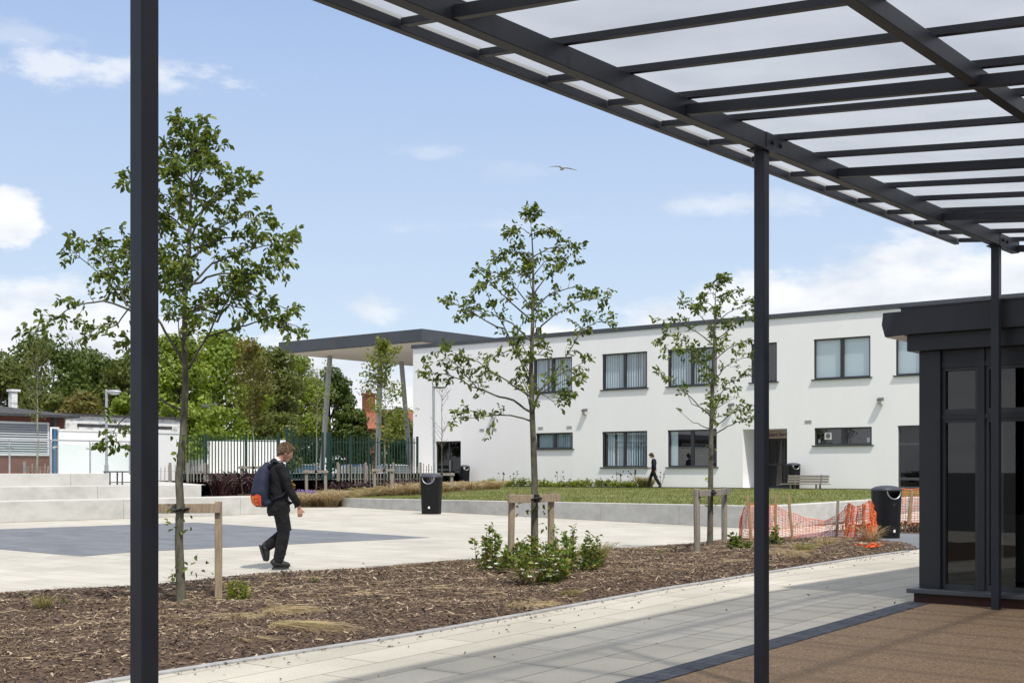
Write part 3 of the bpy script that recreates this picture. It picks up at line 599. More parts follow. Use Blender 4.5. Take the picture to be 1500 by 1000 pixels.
# ------------------------------------------------------------------ dark glazed pavilion at the right edge
def pavilion():
    root = thing('glazed_pavilion', (-5.0, 13, 0), 'small black clad pavilion with dark glazing at the right edge', 'building')
    bk = M['black_clad']; y = 12.97
    MB().box((-5.08, y, .147), (-4.857, y+.22, 2.588)).build('corner_pillar', bk, root, bevel=.004)
    MB().box((-5.08, y+.222, .147), (-4.98, 24, 2.588)).box((-5.08, 24.002, .147), (8, 24.1, 2.588)).build('wall', bk, root)
    MB().box((-5.15, 12.80, .10), (8, 13.25, .145)).box((-5.15, 13.252, .10), (-4.9, 24, .145)).build('sill', M['grey_trim'], root, bevel=.006)
    MB().box((-5.10, 12.88, -.03), (8, 13.2, .099)).box((-5.10, 13.202, -.03), (-4.95, 24, .099)).build('brick_plinth', M['dark_brick'], root)
    r = MB().box((-5.2, 12.78, 2.758), (8, 24, 3.03)).build('roof_fascia', bk, root, bevel=.004)
    MB().prism([(-5.2, 12.782, 2.756), (-5.37, 12.782, 2.745), (-5.405, 12.782, 2.87), (-5.39, 12.782, 2.995), (-5.2, 12.782, 2.997)], (0, 11, 0)).build('roof_edge', bk, r)
    MB().prism([(-5.175, 12.80, 2.754), (-5.36, 12.80, 2.743), (-5.36, 23.7, 2.743), (-5.175, 23.7, 2.754)], (0, 0, -.006)).build('soffit_strip', M['soffit'], r)
    MB().box((-5.17, 12.87, 2.59), (8, 23.9, 2.756)).build('lower_fascia', bk, root, bevel=.003)
    MB().box((-5.23, 12.77, 3.031), (8, 23.9, 3.045)).build('roof_cap', M['grey_trim'], root)
    w = root
    xs = [-4.856, -4.449, -3.45, -2.5]
    for a, b in zip(xs, xs[1:]):
        for z0, z1, nm in ((.147, 1.88, 'tall_window'), (1.935, 2.41, 'upper_window')):
            f = MB(); L = a+(.036 if a > -4.8 else .0); R = b-.036
            t = .032; f.box((L, y+.05, z0), (L+t, y+.13, z1)).box((R-t, y+.05, z0), (R, y+.13, z1)).box((L+t, y+.05, z0), (R-t, y+.13, z0+.05)).box((L+t, y+.05, z1-t), (R-t, y+.13, z1))
            fo = f.build(nm, M['win_frame'], root)
            MB().add([(L+t, y+.09, z0+.05), (R-t, y+.09, z0+.05), (R-t, y+.09, z1-t), (L+t, y+.09, z1-t)], [(0, 1, 2, 3)]).build('pane', M['glass_dark'], fo)
        MB().box((a+.002 if a < -4.8 else a+.037, y+.04, 2.465), (b-.037, y+.12, 2.587)).build('vent_panel', bk, root)
    for x in xs[1:]: MB().box((x-.035, y+.02, .147), (x+.035, y+.14, 2.587)).build('mullion', bk, root, bevel=.003)
    MB().box((-4.855, y+.03, 1.881), (-2.5, y+.125, 1.934)).build('transom', bk, root)
    MB().box((-4.855, y+.03, 2.411), (-2.5, y+.125, 2.464)).build('transom', bk, root)
    MB().box((-2.463, y, .147), (8, y+.12, 2.588)).build('wall', bk, root)
    # door leaf frame inside the second bay and pale door posts seen through the glass
    MB().box((-4.40, y+.15, .16), (-4.36, y+.2, 1.86)).box((-4.05, y+.15, .16), (-4.0, y+.2, 1.86)).build('door_frame', M['win_frame'], root)
    for x in (-4.345, -4.02, -3.6): MB().box((x-.03, y+.30, .45), (x+.02, y+.34, 1.87)).build('pale_door_post', M['pale_post'], root)
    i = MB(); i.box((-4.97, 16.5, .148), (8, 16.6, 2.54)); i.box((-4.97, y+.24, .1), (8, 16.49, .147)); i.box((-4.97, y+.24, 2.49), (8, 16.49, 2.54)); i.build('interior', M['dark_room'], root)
    MB().box((-4.7, 14.3, .15), (-3.3, 15.1, .88)).build('counter', M['dim_counter'], root)
pavilion()

# ------------------------------------------------------------------ white school building
YF = 58.0
def fx(px): return onY(px, 690, YF).x
ZU0, ZU1, ZG0, ZG1 = 5.84, 7.80, 1.58, 3.53
WINS = [('upper', 781, 838, ZU0, ZU1, 'slats'), ('upper', 882, 948, ZU0, ZU1, 'slats'), ('upper', 978, 1050, ZU0, ZU1, 'slats'),
        ('upper', 1100, 1138, ZU0, ZU1, 'dark'), ('upper', 1192, 1275, ZU0, ZU1, 'roller'), ('upper', 1312, 1392, ZU0, ZU1, 'roller'),
        ('small', 785, 839, 2.63, 3.54, 'slats'), ('ground', 882, 948, ZG0, ZG1, 'slats'), ('ground', 978, 1050, ZG0, ZG1, 'part'), ('small', 1193, 1277, 2.62, 3.47, 'fan')]
def school():
    root = thing('school_building', (fx(605), YF, .4), 'long white rendered two-storey school block with dark framed windows', 'building')
    xl = fx(605); xr = 6.0; zt = 8.965; zb = .3
    door = (fx(638), fx(675), .42, 3.18); porch = (fx(1088), fx(1153), .50, 3.48); gdoor = (fx(1315), fx(1315)+3.2, .52, 3.49)
    holes = [(fx(a), fx(b), z0, z1) for _, a, b, z0, z1, _k in WINS]+[door, porch, gdoor]
    bx = sorted({xl, xr}|{v for h in holes for v in h[:2]}); bz = sorted({zb, zt}|{v for h in holes for v in h[2:]})
    mb = MB()
    for x0, x1 in zip(bx, bx[1:]):
        for z0, z1 in zip(bz, bz[1:]):
            cx, c2 = (x0+x1)/2, (z0+z1)/2
            if any(h[0] < cx < h[1] and h[2] < c2 < h[3] for h in holes): continue
            mb.add([(x0, YF, z0), (x1, YF, z0), (x1, YF, z1), (x0, YF, z1)], [(0, 1, 2, 3)])
    for h in holes:
        d = 2.2 if h is porch else .14; a, b, c, e = h
        for q in ([(a, YF, c), (a, YF+d, c), (a, YF+d, e), (a, YF, e)], [(b, YF, c), (b, YF, e), (b, YF+d, e), (b, YF+d, c)], [(a, YF, e), (a, YF+d, e), (b, YF+d, e), (b, YF, e)], [(a, YF, c), (b, YF, c), (b, YF+d, c), (a, YF+d, c)]):
            mb.add(q, [(0, 1, 2, 3)])
    mb.add([(xl, YF, zb), (xl, YF, zt), (xl, YF+18, zt), (xl, YF+18, zb)], [(0, 1, 2, 3)]); mb.add([(xr, YF, zb), (xr, YF+18, zb), (xr, YF+18, zt), (xr, YF, zt)], [(0, 1, 2, 3)])
    mb.add([(xl, YF+18, zb), (xl, YF+18, zt), (xr, YF+18, zt), (xr, YF+18, zb)], [(0, 1, 2, 3)])
    mb.build('wall', M['white_render'], root)
    MB().box((xl-.08, YF-.09, 8.97), (xr+.1, YF+.3, 9.2)).box((xl-.08, YF+.302, 8.97), (xl+.3, YF+18.1, 9.2)).build('roof_trim', M['grey_trim'], root, bevel=.01)
    MB().box((xl, YF+.31, 8.97), (xr, YF+18, 9.05)).build('roof', M['roof_dark'], root)
    MB().box((xl+.02, YF-.02, .30), (xr, YF-.002, .52)).build('base_strip', M['grey_trim'], root)
    for kind, a, b, z0, z1, k in WINS:
        x0, x1 = fx(a), fx(b); t = .075; y = YF+.05; xm = (x0+x1)/2 if k != 'dark' else None
        f = MB(); f.box((x0, y, z0), (x0+t, y+.08, z1)).box((x1-t, y, z0), (x1, y+.08, z1)).box((x0+t, y, z0), (x1-t, y+.08, z0+t)).box((x0+t, y, z1-t), (x1-t, y+.08, z1))
        if xm: f.box((xm-.09, y-.004, z0+t), (xm+.09, y+.08, z1-t))
        if k == 'slats' and kind != 'small': 
            f.box((x0+t, y-.012, z0+t), (x0+t+.07, y+.02, z1-t))
        fo = f.build('window', M['win_frame'], root)
        MB().box((x0-.10, YF-.09, z0-.055), (x1+.10, YF+.049, z0-.003)).build('sill', M['win_frame'], fo)
        MB().add([(x0+t, y+.05, z0+t), (x1-t, y+.05, z0+t), (x1-t, y+.05, z1-t), (x0+t, y+.05, z1-t)], [(0, 1, 2, 3)]).build('pane', M['glass'], fo)
        if k == 'slats':
            s = MB(); x = x0+t+.06; 
            while x < x1-t-.05:
                ang = (.55 if x < (x0+x1)/2 else .95)+random.gauss(0, .16)
                if random.random() < .06:
                    x += .155; continue
                dx, dy = .055*math.cos(ang), .055*math.sin(ang)
                s.add([(x-dx, y+.22-dy, z0+.02), (x+dx, y+.22+dy, z0+.02), (x+dx, y+.22+dy, z1-.02), (x-dx, y+.22-dy, z1-.02)], [(0, 1, 2, 3)]); x += .155
            s.build('vertical_blind', M['blind_slat'], fo)
        if k == 'roller': MB().box((x0+.03, y+.15, z0+.02), (x1-.03, y+.158, z1-.02)).build('roller_blind', M['blind'], fo)
        if k == 'part': MB().box((x0+.1, y+.15, z0+.02), (x0+.52, y+.158, z1-.02)).build('roller_blind', M['blind'], fo)
        if k == 'fan':
            fn = MB().box((x0+.50, y+.03, z0+.28), (x0+.86, y+.044, z0+.62)).build('extract_fan', M['vent'], fo)
            MB().tube([(x0+.68, y+.022, z0+.45), (x0+.68, y+.03, z0+.45)], .12, 16).build('fan_grille', M['lamp_body'], fn)
            MB().box((x0+.12, y+.1, z0+.12), (x0+.24, y+.12, z0+.30)).box((x1-.3, y+.1, z0+.12), (x1-.16, y+.12, z0+.34)).build('notice', M['vent'], fo)
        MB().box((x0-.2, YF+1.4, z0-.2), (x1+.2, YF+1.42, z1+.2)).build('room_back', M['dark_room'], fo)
    # entrance door at the left end
    def gl_door(x0, x1, z0, z1, y, nm, mids=(), trans=(), m='win_frame'):
        t = .09; f = MB(); f.box((x0, y, z0), (x0+t, y+.08, z1)).box((x1-t, y, z0), (x1, y+.08, z1)).box((x0+t, y, z0), (x1-t, y+.08, z0+.12)).box((x0+t, y, z1-t), (x1-t, y+.08, z1))
        for q in mids: f.box((q-.06, y+.001, z0+.12), (q+.06, y+.079, z1-t))
        for q in trans: f.box((x0+t, y+.003, q-.06), (x1-t, y+.077, q+.06))
        fo = f.build(nm, M[m], root); MB().add([(x0+t, y+.035, z0+.12), (x1-t, y+.035, z0+.12), (x1-t, y+.035, z1-t), (x0+t, y+.035, z1-t)], [(0, 1, 2, 3)]).build('pane', M['glass_dark'], fo)
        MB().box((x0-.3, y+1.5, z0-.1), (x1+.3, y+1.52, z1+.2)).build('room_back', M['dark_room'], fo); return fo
    x0, x1, z0, z1 = door; d = gl_door(x0, x1, z0, z1, YF+.10, 'entrance_door', ((x0+x1)/2+.02,), (1.45,))
    MB().tube([((x0+x1)/2+.14, YF+.09, 1.35), ((x0+x1)/2+.14, YF+.02, 1.37), ((x0+x1)/2+.14, YF+.02, 1.98), ((x0+x1)/2+.14, YF+.09, 2.0)], .022, 6).build('handle', M['galv'], d)
    x0, x1, z0, z1 = gdoor; gl_door(x0, x1, z0, z1, YF+.08, 'glazed_screen', (x0+1.25,), (2.62, 1.0), 'grey_trim')
    x0, x1, z0, z1 = porch; yb = YF+2.12
    d = gl_door(x0+.3, x1-.05, z0, 3.05, yb, 'porch_door', (x0+1.25, x0+2.0), (1.7,))
    MB().box((x0, yb+.01, z0), (x0+.29, yb+.07, z1)).build('porch_back', M['white_render'], root)
    sg = MB().box((x0+.3, yb-.02, 3.06), (x1-.02, yb+.05, 3.46)).build('sign_board', M['sign_pink'], root)
    cu = bpy.data.curves.new('lettering', 'FONT'); cu.body = 'Student Services'; cu.size = .34; cu.align_x = 'CENTER'; cu.align_y = 'CENTER'; cu.extrude = .004; cu.offset = .006
    tmp = bpy.data.objects.new('tmp', cu); COL.objects.link(tmp); dg = bpy.context.evaluated_depsgraph_get(); me = bpy.data.meshes.new_from_object(tmp.evaluated_get(dg)); bpy.data.objects.remove(tmp)
    wdt = max(v.co.x for v in me.vertices)-min(v.co.x for v in me.vertices); sc = 1.62/wdt
    mt = Matrix.Translation(Vector((onY(1141, 690, yb).x, yb-.026, 3.25))-OFF[root.name]) @ Matrix.Rotation(PI/2, 4, 'X') @ Matrix.Diagonal((sc, .85, 1, 1)); me.transform(mt)
    me.materials.clear(); me.materials.append(M['sign_text']); o = bpy.data.objects.new('lettering', me); COL.objects.link(o); o.parent = sg
    for px in (724, 858, 1072.5, 1291):
        x = fx(px); z = 4.64
        l = MB().box((x-.12, YF-.10, z+.06), (x+.12, YF-.001, z+.20)).prism([(x-.12, YF-.10, z+.20), (x-.12, YF-.27, z+.12), (x-.12, YF-.27, z+.04), (x-.12, YF-.10, z+.06)], (.24, 0, 0)).build('wall_lamp', M['lamp_body'], root, bevel=.008)
        MB().prism([(x-.10, YF-.02, z+.06), (x-.10, YF-.255, z+.04), (x-.10, YF-.20, z-.14), (x-.10, YF-.02, z-.17)], (.20, 0, 0)).build('lamp_lens', M['lamp_lens'], l, bevel=.01)
    for px, z in ((706, 3.80), (724, 3.80), (792, 3.82), (834, 3.82), (1184, 3.78)):
        x = fx(px); m = MB().box((x-.20, YF-.012, z-.09), (x+.20, YF-.001, z+.09))
        v = m.build('air_vent', M['vent'], root); s = MB()
        for k in range(3): s.box((x-.16, YF-.016, z-.06+k*.05), (x+.16, YF-.0125, z-.04+k*.05))
        s.build('vent_slot', M['lamp_body'], v)
school()
def entrance_roof():
    y0 = 62.0; yb = 84.0; x1 = onY(618, 690, y0).x; x0 = onY(408, 690, y0).x; zt = 10.78; zb = 9.95
    root = thing('entrance_roof', (x1, y0, .9), 'flat dark edged roof with pale soffit on leaning grey columns beside the school', 'roof')
    MB().box((x0, y0, zb), (x1, yb, zt)).build('fascia', M['grey_trim'], root, bevel=.02)
    MB().box((x0+.25, y0+.25, zb-.02), (x1-.25, yb-.25, zb-.004)).build('soffit', M['soffit'], root)
    for tx, ty, bx_, by in ((483.4, 520, 470, 700), (557, 515.5, 553, 700), (588, 529, 603, 700)):
        Y = (zb-HC)*F/(690-ty); t = at(tx, ty, Y); b = at(bx_, by, Y); b.z = .3; t.z = zb-.021
        MB().tube([b, t], .19, 20).build('column', M['col_grey'], root, smooth=False)
entrance_roof()
#PART3
ORD = ['first', 'second', 'third', 'fourth', 'fifth', 'sixth', 'seventh', 'eighth', 'ninth', 'tenth', 'eleventh', 'twelfth', 'thirteenth', 'fourteenth', 'fifteenth']
# ------------------------------------------------------------------ young planted trees
def young_tree(label, Y0, trunk, radii, limbs, leaf=.072, seed=1, auto=8, crown=(0, 1), dens=1.0, low=(), lmat='leaf_near', bark='bark', group=None, base_z=.06, sub_len=.40, name='young_tree', bare=0.0, auto_len=.9):
    global rng
    rg = random.Random(seed); keep = rng; rng = np.random.default_rng(seed)
    base = at(trunk[0][0], trunk[0][1], Y0); base.z = gz(base.y)+base_z; radii = [q*(.97 if Y0 < 14 else .84) for q in radii]
    T = [base]+[at(a, b, Y0) for a, b in trunk[1:]]
    root = thing(name, base, label, 'tree', group)
    tb = MB(); tb.tube([base-UP*.05]+T, [radii[0]*1.25]+list(radii), 10)
    # knobbly nodes on the trunk
    def path(pts, n=14):
        out = []; L = [0]
        for a, b in zip(pts, pts[1:]): L.append(L[-1]+(b-a).length)
        for i in range(n+1):
            s = L[-1]*i/n
            for k in range(len(pts)-1):
                if s <= L[k+1]+1e-6: t = (s-L[k])/max(L[k+1]-L[k], 1e-6); out.append(pts[k].lerp(pts[k+1], t)); break
        return out, L[-1]
    P = []; D = []
    def put(p, d, n, spread=.02):
        for _ in range(n):
            P.append(p+Vector((rg.gauss(0, spread), rg.gauss(0, spread), rg.gauss(0, spread)))); D.append(d+Vector((rg.gauss(0, .55), rg.gauss(0, .55), rg.gauss(-.1, .5))))
    L3 = []
    for l in limbs:
        pts, dz = l[0], l[1]; q = [at(a, b, Y0+dz*(i/(len(pts)-1))) for i, (a, b) in enumerate(pts)]; L3.append((q, l[2] if len(l) > 2 else None))
    tp, tl = path(T, 60)
    for i in range(auto):
        f = crown[0]+(crown[1]-crown[0])*(i+.5)/auto; p = tp[int(f*60)]; sgn = 1 if i % 2 else -1
        ln = auto_len*(1.05-.75*(f-crown[0])/(1.001-crown[0])); e = p+FV*(sgn*ln*.8)+RV*rg.uniform(-.25, .3)*ln+UP*ln*rg.uniform(.25, .5); m = p.lerp(e, .5)-UP*.04
        L3.append(([p, m, e], None))
    for q, st in L3:
        n = max(8, int(sum((b-a).length for a, b in zip(q, q[1:]))/.09)); pp, ln = path(q, n)
        pp = [pp[0]]+[p+Vector((rg.gauss(0, .006), rg.gauss(0, .006), rg.gauss(0, .006))) for p in pp[1:]]
        r0 = .0048+.0068*min(ln, 1.6); tb.tube(pp, [r0*(1-.80*i/n) for i in range(n+1)], 6)
        start = st if st is not None else .30
        for i in range(1, n+1):
            s = i/n
            if s < start: 
                continue
            d = (pp[i]-pp[i-1]).normalized()
            for k in range(2 if rg.random() < .55*dens else 1):
                if rg.random() < .12 or rg.random() < bare: continue
                perp = Vector((rg.gauss(0, 1), rg.gauss(0, 1), rg.gauss(.15, .7))); perp -= d*perp.dot(d); perp.normalize(); hf = (pp[i].z-base.z)/(T[-1].z-base.z)
                sd_ = (d*.55+perp*.75+UP*.18).normalized(); sl = sub_len*rg.uniform(.35, 1.0)*(1.0-.45*s)*(1.25-.75*hf)
                m = max(3, int(sl/.05)); sp = [pp[i]]
                for j in range(m): sd_ = (sd_+Vector((rg.gauss(0, .18), rg.gauss(0, .18), rg.gauss(-.02, .16)))).normalized(); sp.append(sp[-1]+sd_*sl/m)
                tb.tube(sp, [.0042*(1-.7*j/m) for j in range(m+1)], 4, cap=False)
                for j in range(1, m+1):
                    if rg.random() < .80*dens: put(sp[j], sd_, rg.choice((1, 2, 2, 3)))
                put(sp[-1], sd_, 3)
                if rg.random() < .5:
                    j = rg.randrange(1, m+1); e = sp[j]+(sd_+Vector((rg.gauss(0, .7), rg.gauss(0, .7), rg.gauss(0, .6)))).normalized()*sl*.5; tb.tube([sp[j], e], [.003, .0015], 4, cap=False)
                    for t in (.4, .7, 1): put(sp[j].lerp(e, t), e-sp[j], 2)
        put(pp[-1], pp[-1]-pp[-2], 5)
    for (px, py, w, h, n) in low:
        c = at(px, py, Y0); 
        # nearest trunk point
        t0 = min(tp, key=lambda p: (p-c).length); tb.tube([t0, t0.lerp(c, .6)+UP*.01, c+UP*h*.3/F*Y0], [.004, .003, .0015], 4, cap=False)
        for _ in range(n): P.append(c+RV*rg.gauss(0, w*.35/F*Y0)+FV*rg.gauss(0, .05)+UP*rg.gauss(0, h*.35/F*Y0)); D.append(Vector((rg.gauss(0, 1), rg.gauss(0, 1), rg.gauss(-.2, .5))))
    tb.build('trunk', M[bark], root, smooth=True)
    P = np.array([tuple(p) for p in P]); D = unit(np.array([tuple(d) for d in D]))
    V = leaves(P, D, leaf, droop=.35, wid=.50)
    o = npmesh('crown', V, LF, M[lmat], root, rnd=rng.uniform(0, 1, len(P)))
    rng = keep; return root
G3 = 'young maples planted in the mulch bed'
young_tree('tallest young maple in the mulch bed, partly hidden behind the thick near canopy post', 13.2,
    [(266, 897), (262, 790), (264, 735), (262, 700), (268, 640), (272, 560), (270, 500), (271, 440), (276, 380), (279, 300), (281, 240), (283, 210), (282, 186)],
    [.056, .046, .044, .043, .040, .034, .030, .026, .021, .015, .009, .006, .002],
    [([(277, 540), (300, 495), (328, 450), (345, 410), (365, 395)], -.5), ([(318, 472), (345, 430), (375, 400), (405, 395)], .5), ([(300, 495), (340, 482), (380, 470), (420, 472), (445, 482)], -.3, .45),
     ([(268, 530), (232, 467), (190, 450), (150, 405), (100, 362)], .3, .42), ([(192, 455), (150, 440), (110, 448), (75, 470), (55, 487)], -.5, .25), ([(186, 448), (165, 400), (150, 370), (140, 348)], .4, .2),
     ([(190, 450), (170, 478), (150, 480), (130, 485)], .2, .3), ([(205, 452), (195, 400), (185, 350)], .6, .3), ([(190, 470), (200, 500), (192, 512)], .4, .5),
     ([(272, 470), (300, 445), (345, 420), (390, 440), (425, 455)], .4, .35), ([(272, 462), (310, 440), (350, 450), (400, 470)], -.4, .4),
     ([(275, 425), (310, 385), (365, 368), (425, 350)], .1), ([(274, 420), (320, 400), (370, 400), (418, 385)], -.6), ([(276, 395), (305, 345), (350, 318), (398, 325)], .3), ([(276, 380), (320, 350), (370, 345), (425, 355)], .7),
     ([(277, 352), (300, 305), (340, 280), (372, 268)], -.4), ([(278, 330), (310, 290), (345, 262), (355, 285)], .5), ([(280, 290), (297, 245), (312, 212), (320, 216)], .1), ([(280, 270), (300, 240), (315, 245)], -.3), ([(281, 230), (290, 200), (293, 180)], .1, .1),
     ([(281, 220), (268, 195), (266, 178)], 0, .1), ([(280, 265), (258, 235), (243, 212)], .2), ([(279, 300), (255, 270), (238, 255)], -.4), ([(278, 330), (250, 300), (225, 290)], .4),
     ([(276, 372), (248, 335), (230, 320)], -.1), ([(273, 396), (247, 365), (235, 330)], .4), ([(271, 440), (245, 410), (228, 395)], .5), ([(272, 425), (248, 392), (225, 375)], -.6), ([(277, 340), (230, 300), (200, 270), (182, 264)], .2, .88), ([(271, 465), (262, 445), (257, 432)], 0, 1.2),
     ([(268, 602), (235, 585), (200, 595), (170, 625), (160, 655)], .3, .72), ([(268, 620), (240, 600), (225, 605)], -.3, 1.3), ([(270, 560), (245, 530), (232, 520)], -.2, .9)],
    leaf=.074, seed=5, auto=10, crown=(.52, .96), dens=1.5, group=G3, low=((256, 770, 24, 44, 12), (270, 828, 60, 26, 16), (258, 850, 16, 16, 5), (258, 655, 12, 40, 5), (276, 640, 14, 18, 4)), sub_len=.42)
young_tree('middle young maple standing among white-flowered shrubs in the mulch bed', 16.5,
    [(783, 842), (783, 700), (781, 640), (779, 590), (778, 540), (780, 480), (781, 430), (781, 380), (779, 345), (777, 326)],
    [.062, .050, .045, .040, .034, .028, .021, .014, .008, .002],
    [([(777, 603), (752, 587), (722, 577), (692, 567), (660, 548), (615, 545)], .3, .40), ([(700, 570), (675, 540), (650, 520), (640, 515)], .4, .3), ([(776, 616), (745, 606), (700, 612), (668, 610)], -.4, .35),
     ([(775, 558), (758, 518), (740, 482), (722, 448), (708, 420)], .3, .35), ([(738, 481), (710, 470), (680, 448), (652, 444)], -.4, .3), ([(775, 580), (732, 551), (700, 530), (658, 514)], .5, .35), ([(752, 510), (730, 520), (715, 530)], -.3, .4),
     ([(780, 607), (788, 580), (801, 570), (834, 554), (852, 565)], -.4, .35), ([(779, 596), (800, 560), (822, 535), (841, 501), (862, 462)], .4, .38), ([(841, 501), (855, 480), (880, 470), (892, 468)], .5, .3), ([(786, 575), (820, 548), (845, 535), (862, 527)], .2, .5),
     ([(780, 492), (800, 470), (818, 458), (850, 440), (885, 438)], .2), ([(781, 455), (805, 430), (841, 420), (868, 432)], -.5), ([(781, 432), (801, 405), (822, 392), (838, 389)], .3), ([(781, 405), (800, 380), (820, 385)], -.3), ([(781, 376), (804, 363), (825, 358), (845, 364)], .1, .2), ([(779, 352), (795, 340), (806, 340)], 0, .3),
     ([(781, 386), (762, 369), (748, 366)], .2, .2), ([(781, 410), (755, 398), (735, 375), (722, 382)], -.2, .3), ([(781, 455), (755, 422), (735, 400), (700, 398)], .3, .35), ([(780, 470), (745, 440), (715, 410), (704, 420)], -.5, .35), ([(779, 500), (745, 470), (700, 455), (675, 462)], .6, .4),
     ([(779, 345), (765, 335), (748, 341)], 0, .4), ([(778, 325), (770, 316), (783, 314)], 0, .2), ([(779, 560), (805, 585), (830, 590)], -.3, .4), ([(779, 530), (765, 505), (755, 490)], -.4, .4)],
    leaf=.070, seed=8, auto=8, crown=(.42, .90), dens=.88, group=G3, low=((775, 745, 26, 26, 10), (790, 748, 22, 30, 8), (795, 768, 10, 8, 3)), sub_len=.36)
young_tree('smallest young maple in the mulch bed, just left of the second canopy post', 20.9,
    [(1040, 810), (1041, 700), (1042, 620), (1044, 560), (1046, 510), (1047, 470), (1048, 435), (1049, 419)],
    [.062, .050, .042, .034, .026, .018, .009, .002],
    [([(1042, 612), (1022, 593), (998, 569), (975, 550), (962, 545)], .3, .45), ([(1043, 615), (1055, 580), (1066, 561), (1094, 550), (1112, 545)], -.3, .35), ([(1041, 628), (1015, 618), (993, 601)], .2, 1.3), ([(1042, 606), (1012, 590), (1000, 560)], -.3, 1.3), ([(1043, 600), (1062, 590), (1080, 580)], .3, 1.3),
     ([(1043, 567), (1025, 535), (1005, 500), (985, 490), (964, 496)], .3), ([(1045, 545), (1015, 520), (990, 505), (970, 520)], -.5), ([(1045, 500), (1065, 487), (1083, 471), (1104, 462)], .3), ([(1046, 487), (1025, 460), (1005, 445), (998, 440)], -.2), ([(1047, 462), (1065, 433), (1085, 426)], .2), ([(1045, 529), (1070, 508), (1100, 498)], .5),
     ([(1046, 505), (1010, 480), (985, 466), (962, 470)], .2), ([(1042, 632), (1067, 608), (1085, 600), (1112, 592)], -.3, .4), ([(1041, 640), (1070, 622), (1095, 612), (1110, 612)], .5, .5), ([(1048, 440), (1040, 425), (1035, 418)], 0, .2), ([(1048, 425), (1056, 412), (1060, 408)], 0, .2), ([(1044, 560), (1065, 535), (1092, 522), (1108, 527)], -.4), ([(1047, 475), (1070, 455), (1095, 445), (1110, 450)], -.4, .3), ([(1048, 450), (1030, 440), (1018, 452)], .4, .3)],
    leaf=.076, seed=12, auto=7, crown=(.45, .90), dens=.75, group=G3, low=((1041, 660, 20, 12, 4), (1031, 735, 22, 40, 8), (1040, 700, 10, 10, 2)), sub_len=.36)
# slim saplings in the planting bed and on the terrace
GS = 'slim saplings in the planting behind the plaza'
def sapling(label, px, Y, ybase, ytop, w, n, m, seed, leaf=.10, ztrunk=None, bark='bark_pale', bare=False, r=.03, low=.35):
    rg = random.Random(seed); base = at(px, ybase, Y); root = thing('sapling', base, label, 'tree', GS); tb = MB(); top = at(px+rg.uniform(-2, 2), ytop, Y); H = top.z-base.z; Wd = w/F*Y/2
    tp = [base.lerp(top, i/12)+RV*rg.gauss(0, .015)*(i > 0) for i in range(13)]; tb.tube(tp, [r*(1-.88*i/12) for i in range(13)], 7); P = []; D = []
    for i in range(26 if bare else 34):
        f = low+(1-low)*rg.random()**.9; p = base.lerp(top, f); a = rg.uniform(0, 2*PI); ln = Wd*(1.05-abs(f-(low+.25))*1.25)*rg.uniform(.55, 1.05)
        d = Vector((math.cos(a), math.sin(a), rg.uniform(.5, 1.2))).normalized(); q = [p, p+d*ln*.5+UP*.02, p+d*ln+UP*ln*.15]; tb.tube(q, [.011, .007, .003], 4, cap=False)
        if bare:
            for _ in range(3): s = q[1].lerp(q[2], rg.random()); tb.tube([s, s+(d+Vector((rg.gauss(0, .6), rg.gauss(0, .6), .4))).normalized()*ln*.35], [.005, .002], 4, cap=False)
        for k in range(int(n/34)): s = q[0].lerp(q[1], rg.random()*2) if rg.random() < .35 else q[1].lerp(q[2], rg.random()); P.append(s+Vector((rg.gauss(0, 1), rg.gauss(0, 1), rg.gauss(0, 1)))*ln*.16); D.append(d+Vector((rg.gauss(0, .8), rg.gauss(0, .8), rg.gauss(0, .6))))
    tb.build('trunk', M[bark], root, smooth=True)
    if P: P = np.array([tuple(p) for p in P]); D = unit(np.array([tuple(d) for d in D])); npmesh('crown', leaves(P, D, leaf, .2, .6), LF, M[m], root, rnd=rng.uniform(0, 1, len(P)))
sapling('slim bronze-leaved sapling in front of the white hoarding, left of the walking boy', 372, 54, 716, 512, 84, 2600, 'bg4', 21, leaf=.13, low=.42)
sapling('thin sparse-leaved sapling with a pale stem, right of the walking boy', 463, 52, 722, 545, 66, 420, 'sapling', 22, low=.45)
sapling('bright yellow-green sapling in front of the leaning grey columns', 563, 53, 712, 514, 96, 2300, 'sapling', 23, leaf=.13, low=.30)
sapling('bare leafless sapling in front of the school end door', 647, 54, 712, 560, 56, 0, 'sapling', 24, bare=True, bark='bark', low=.35)
sapling('thin tree with a wispy crown behind the glass balustrade at the left', 55, 45, 694, 500, 74, 900, 'bg3', 25, leaf=.10, low=.35, r=.04)

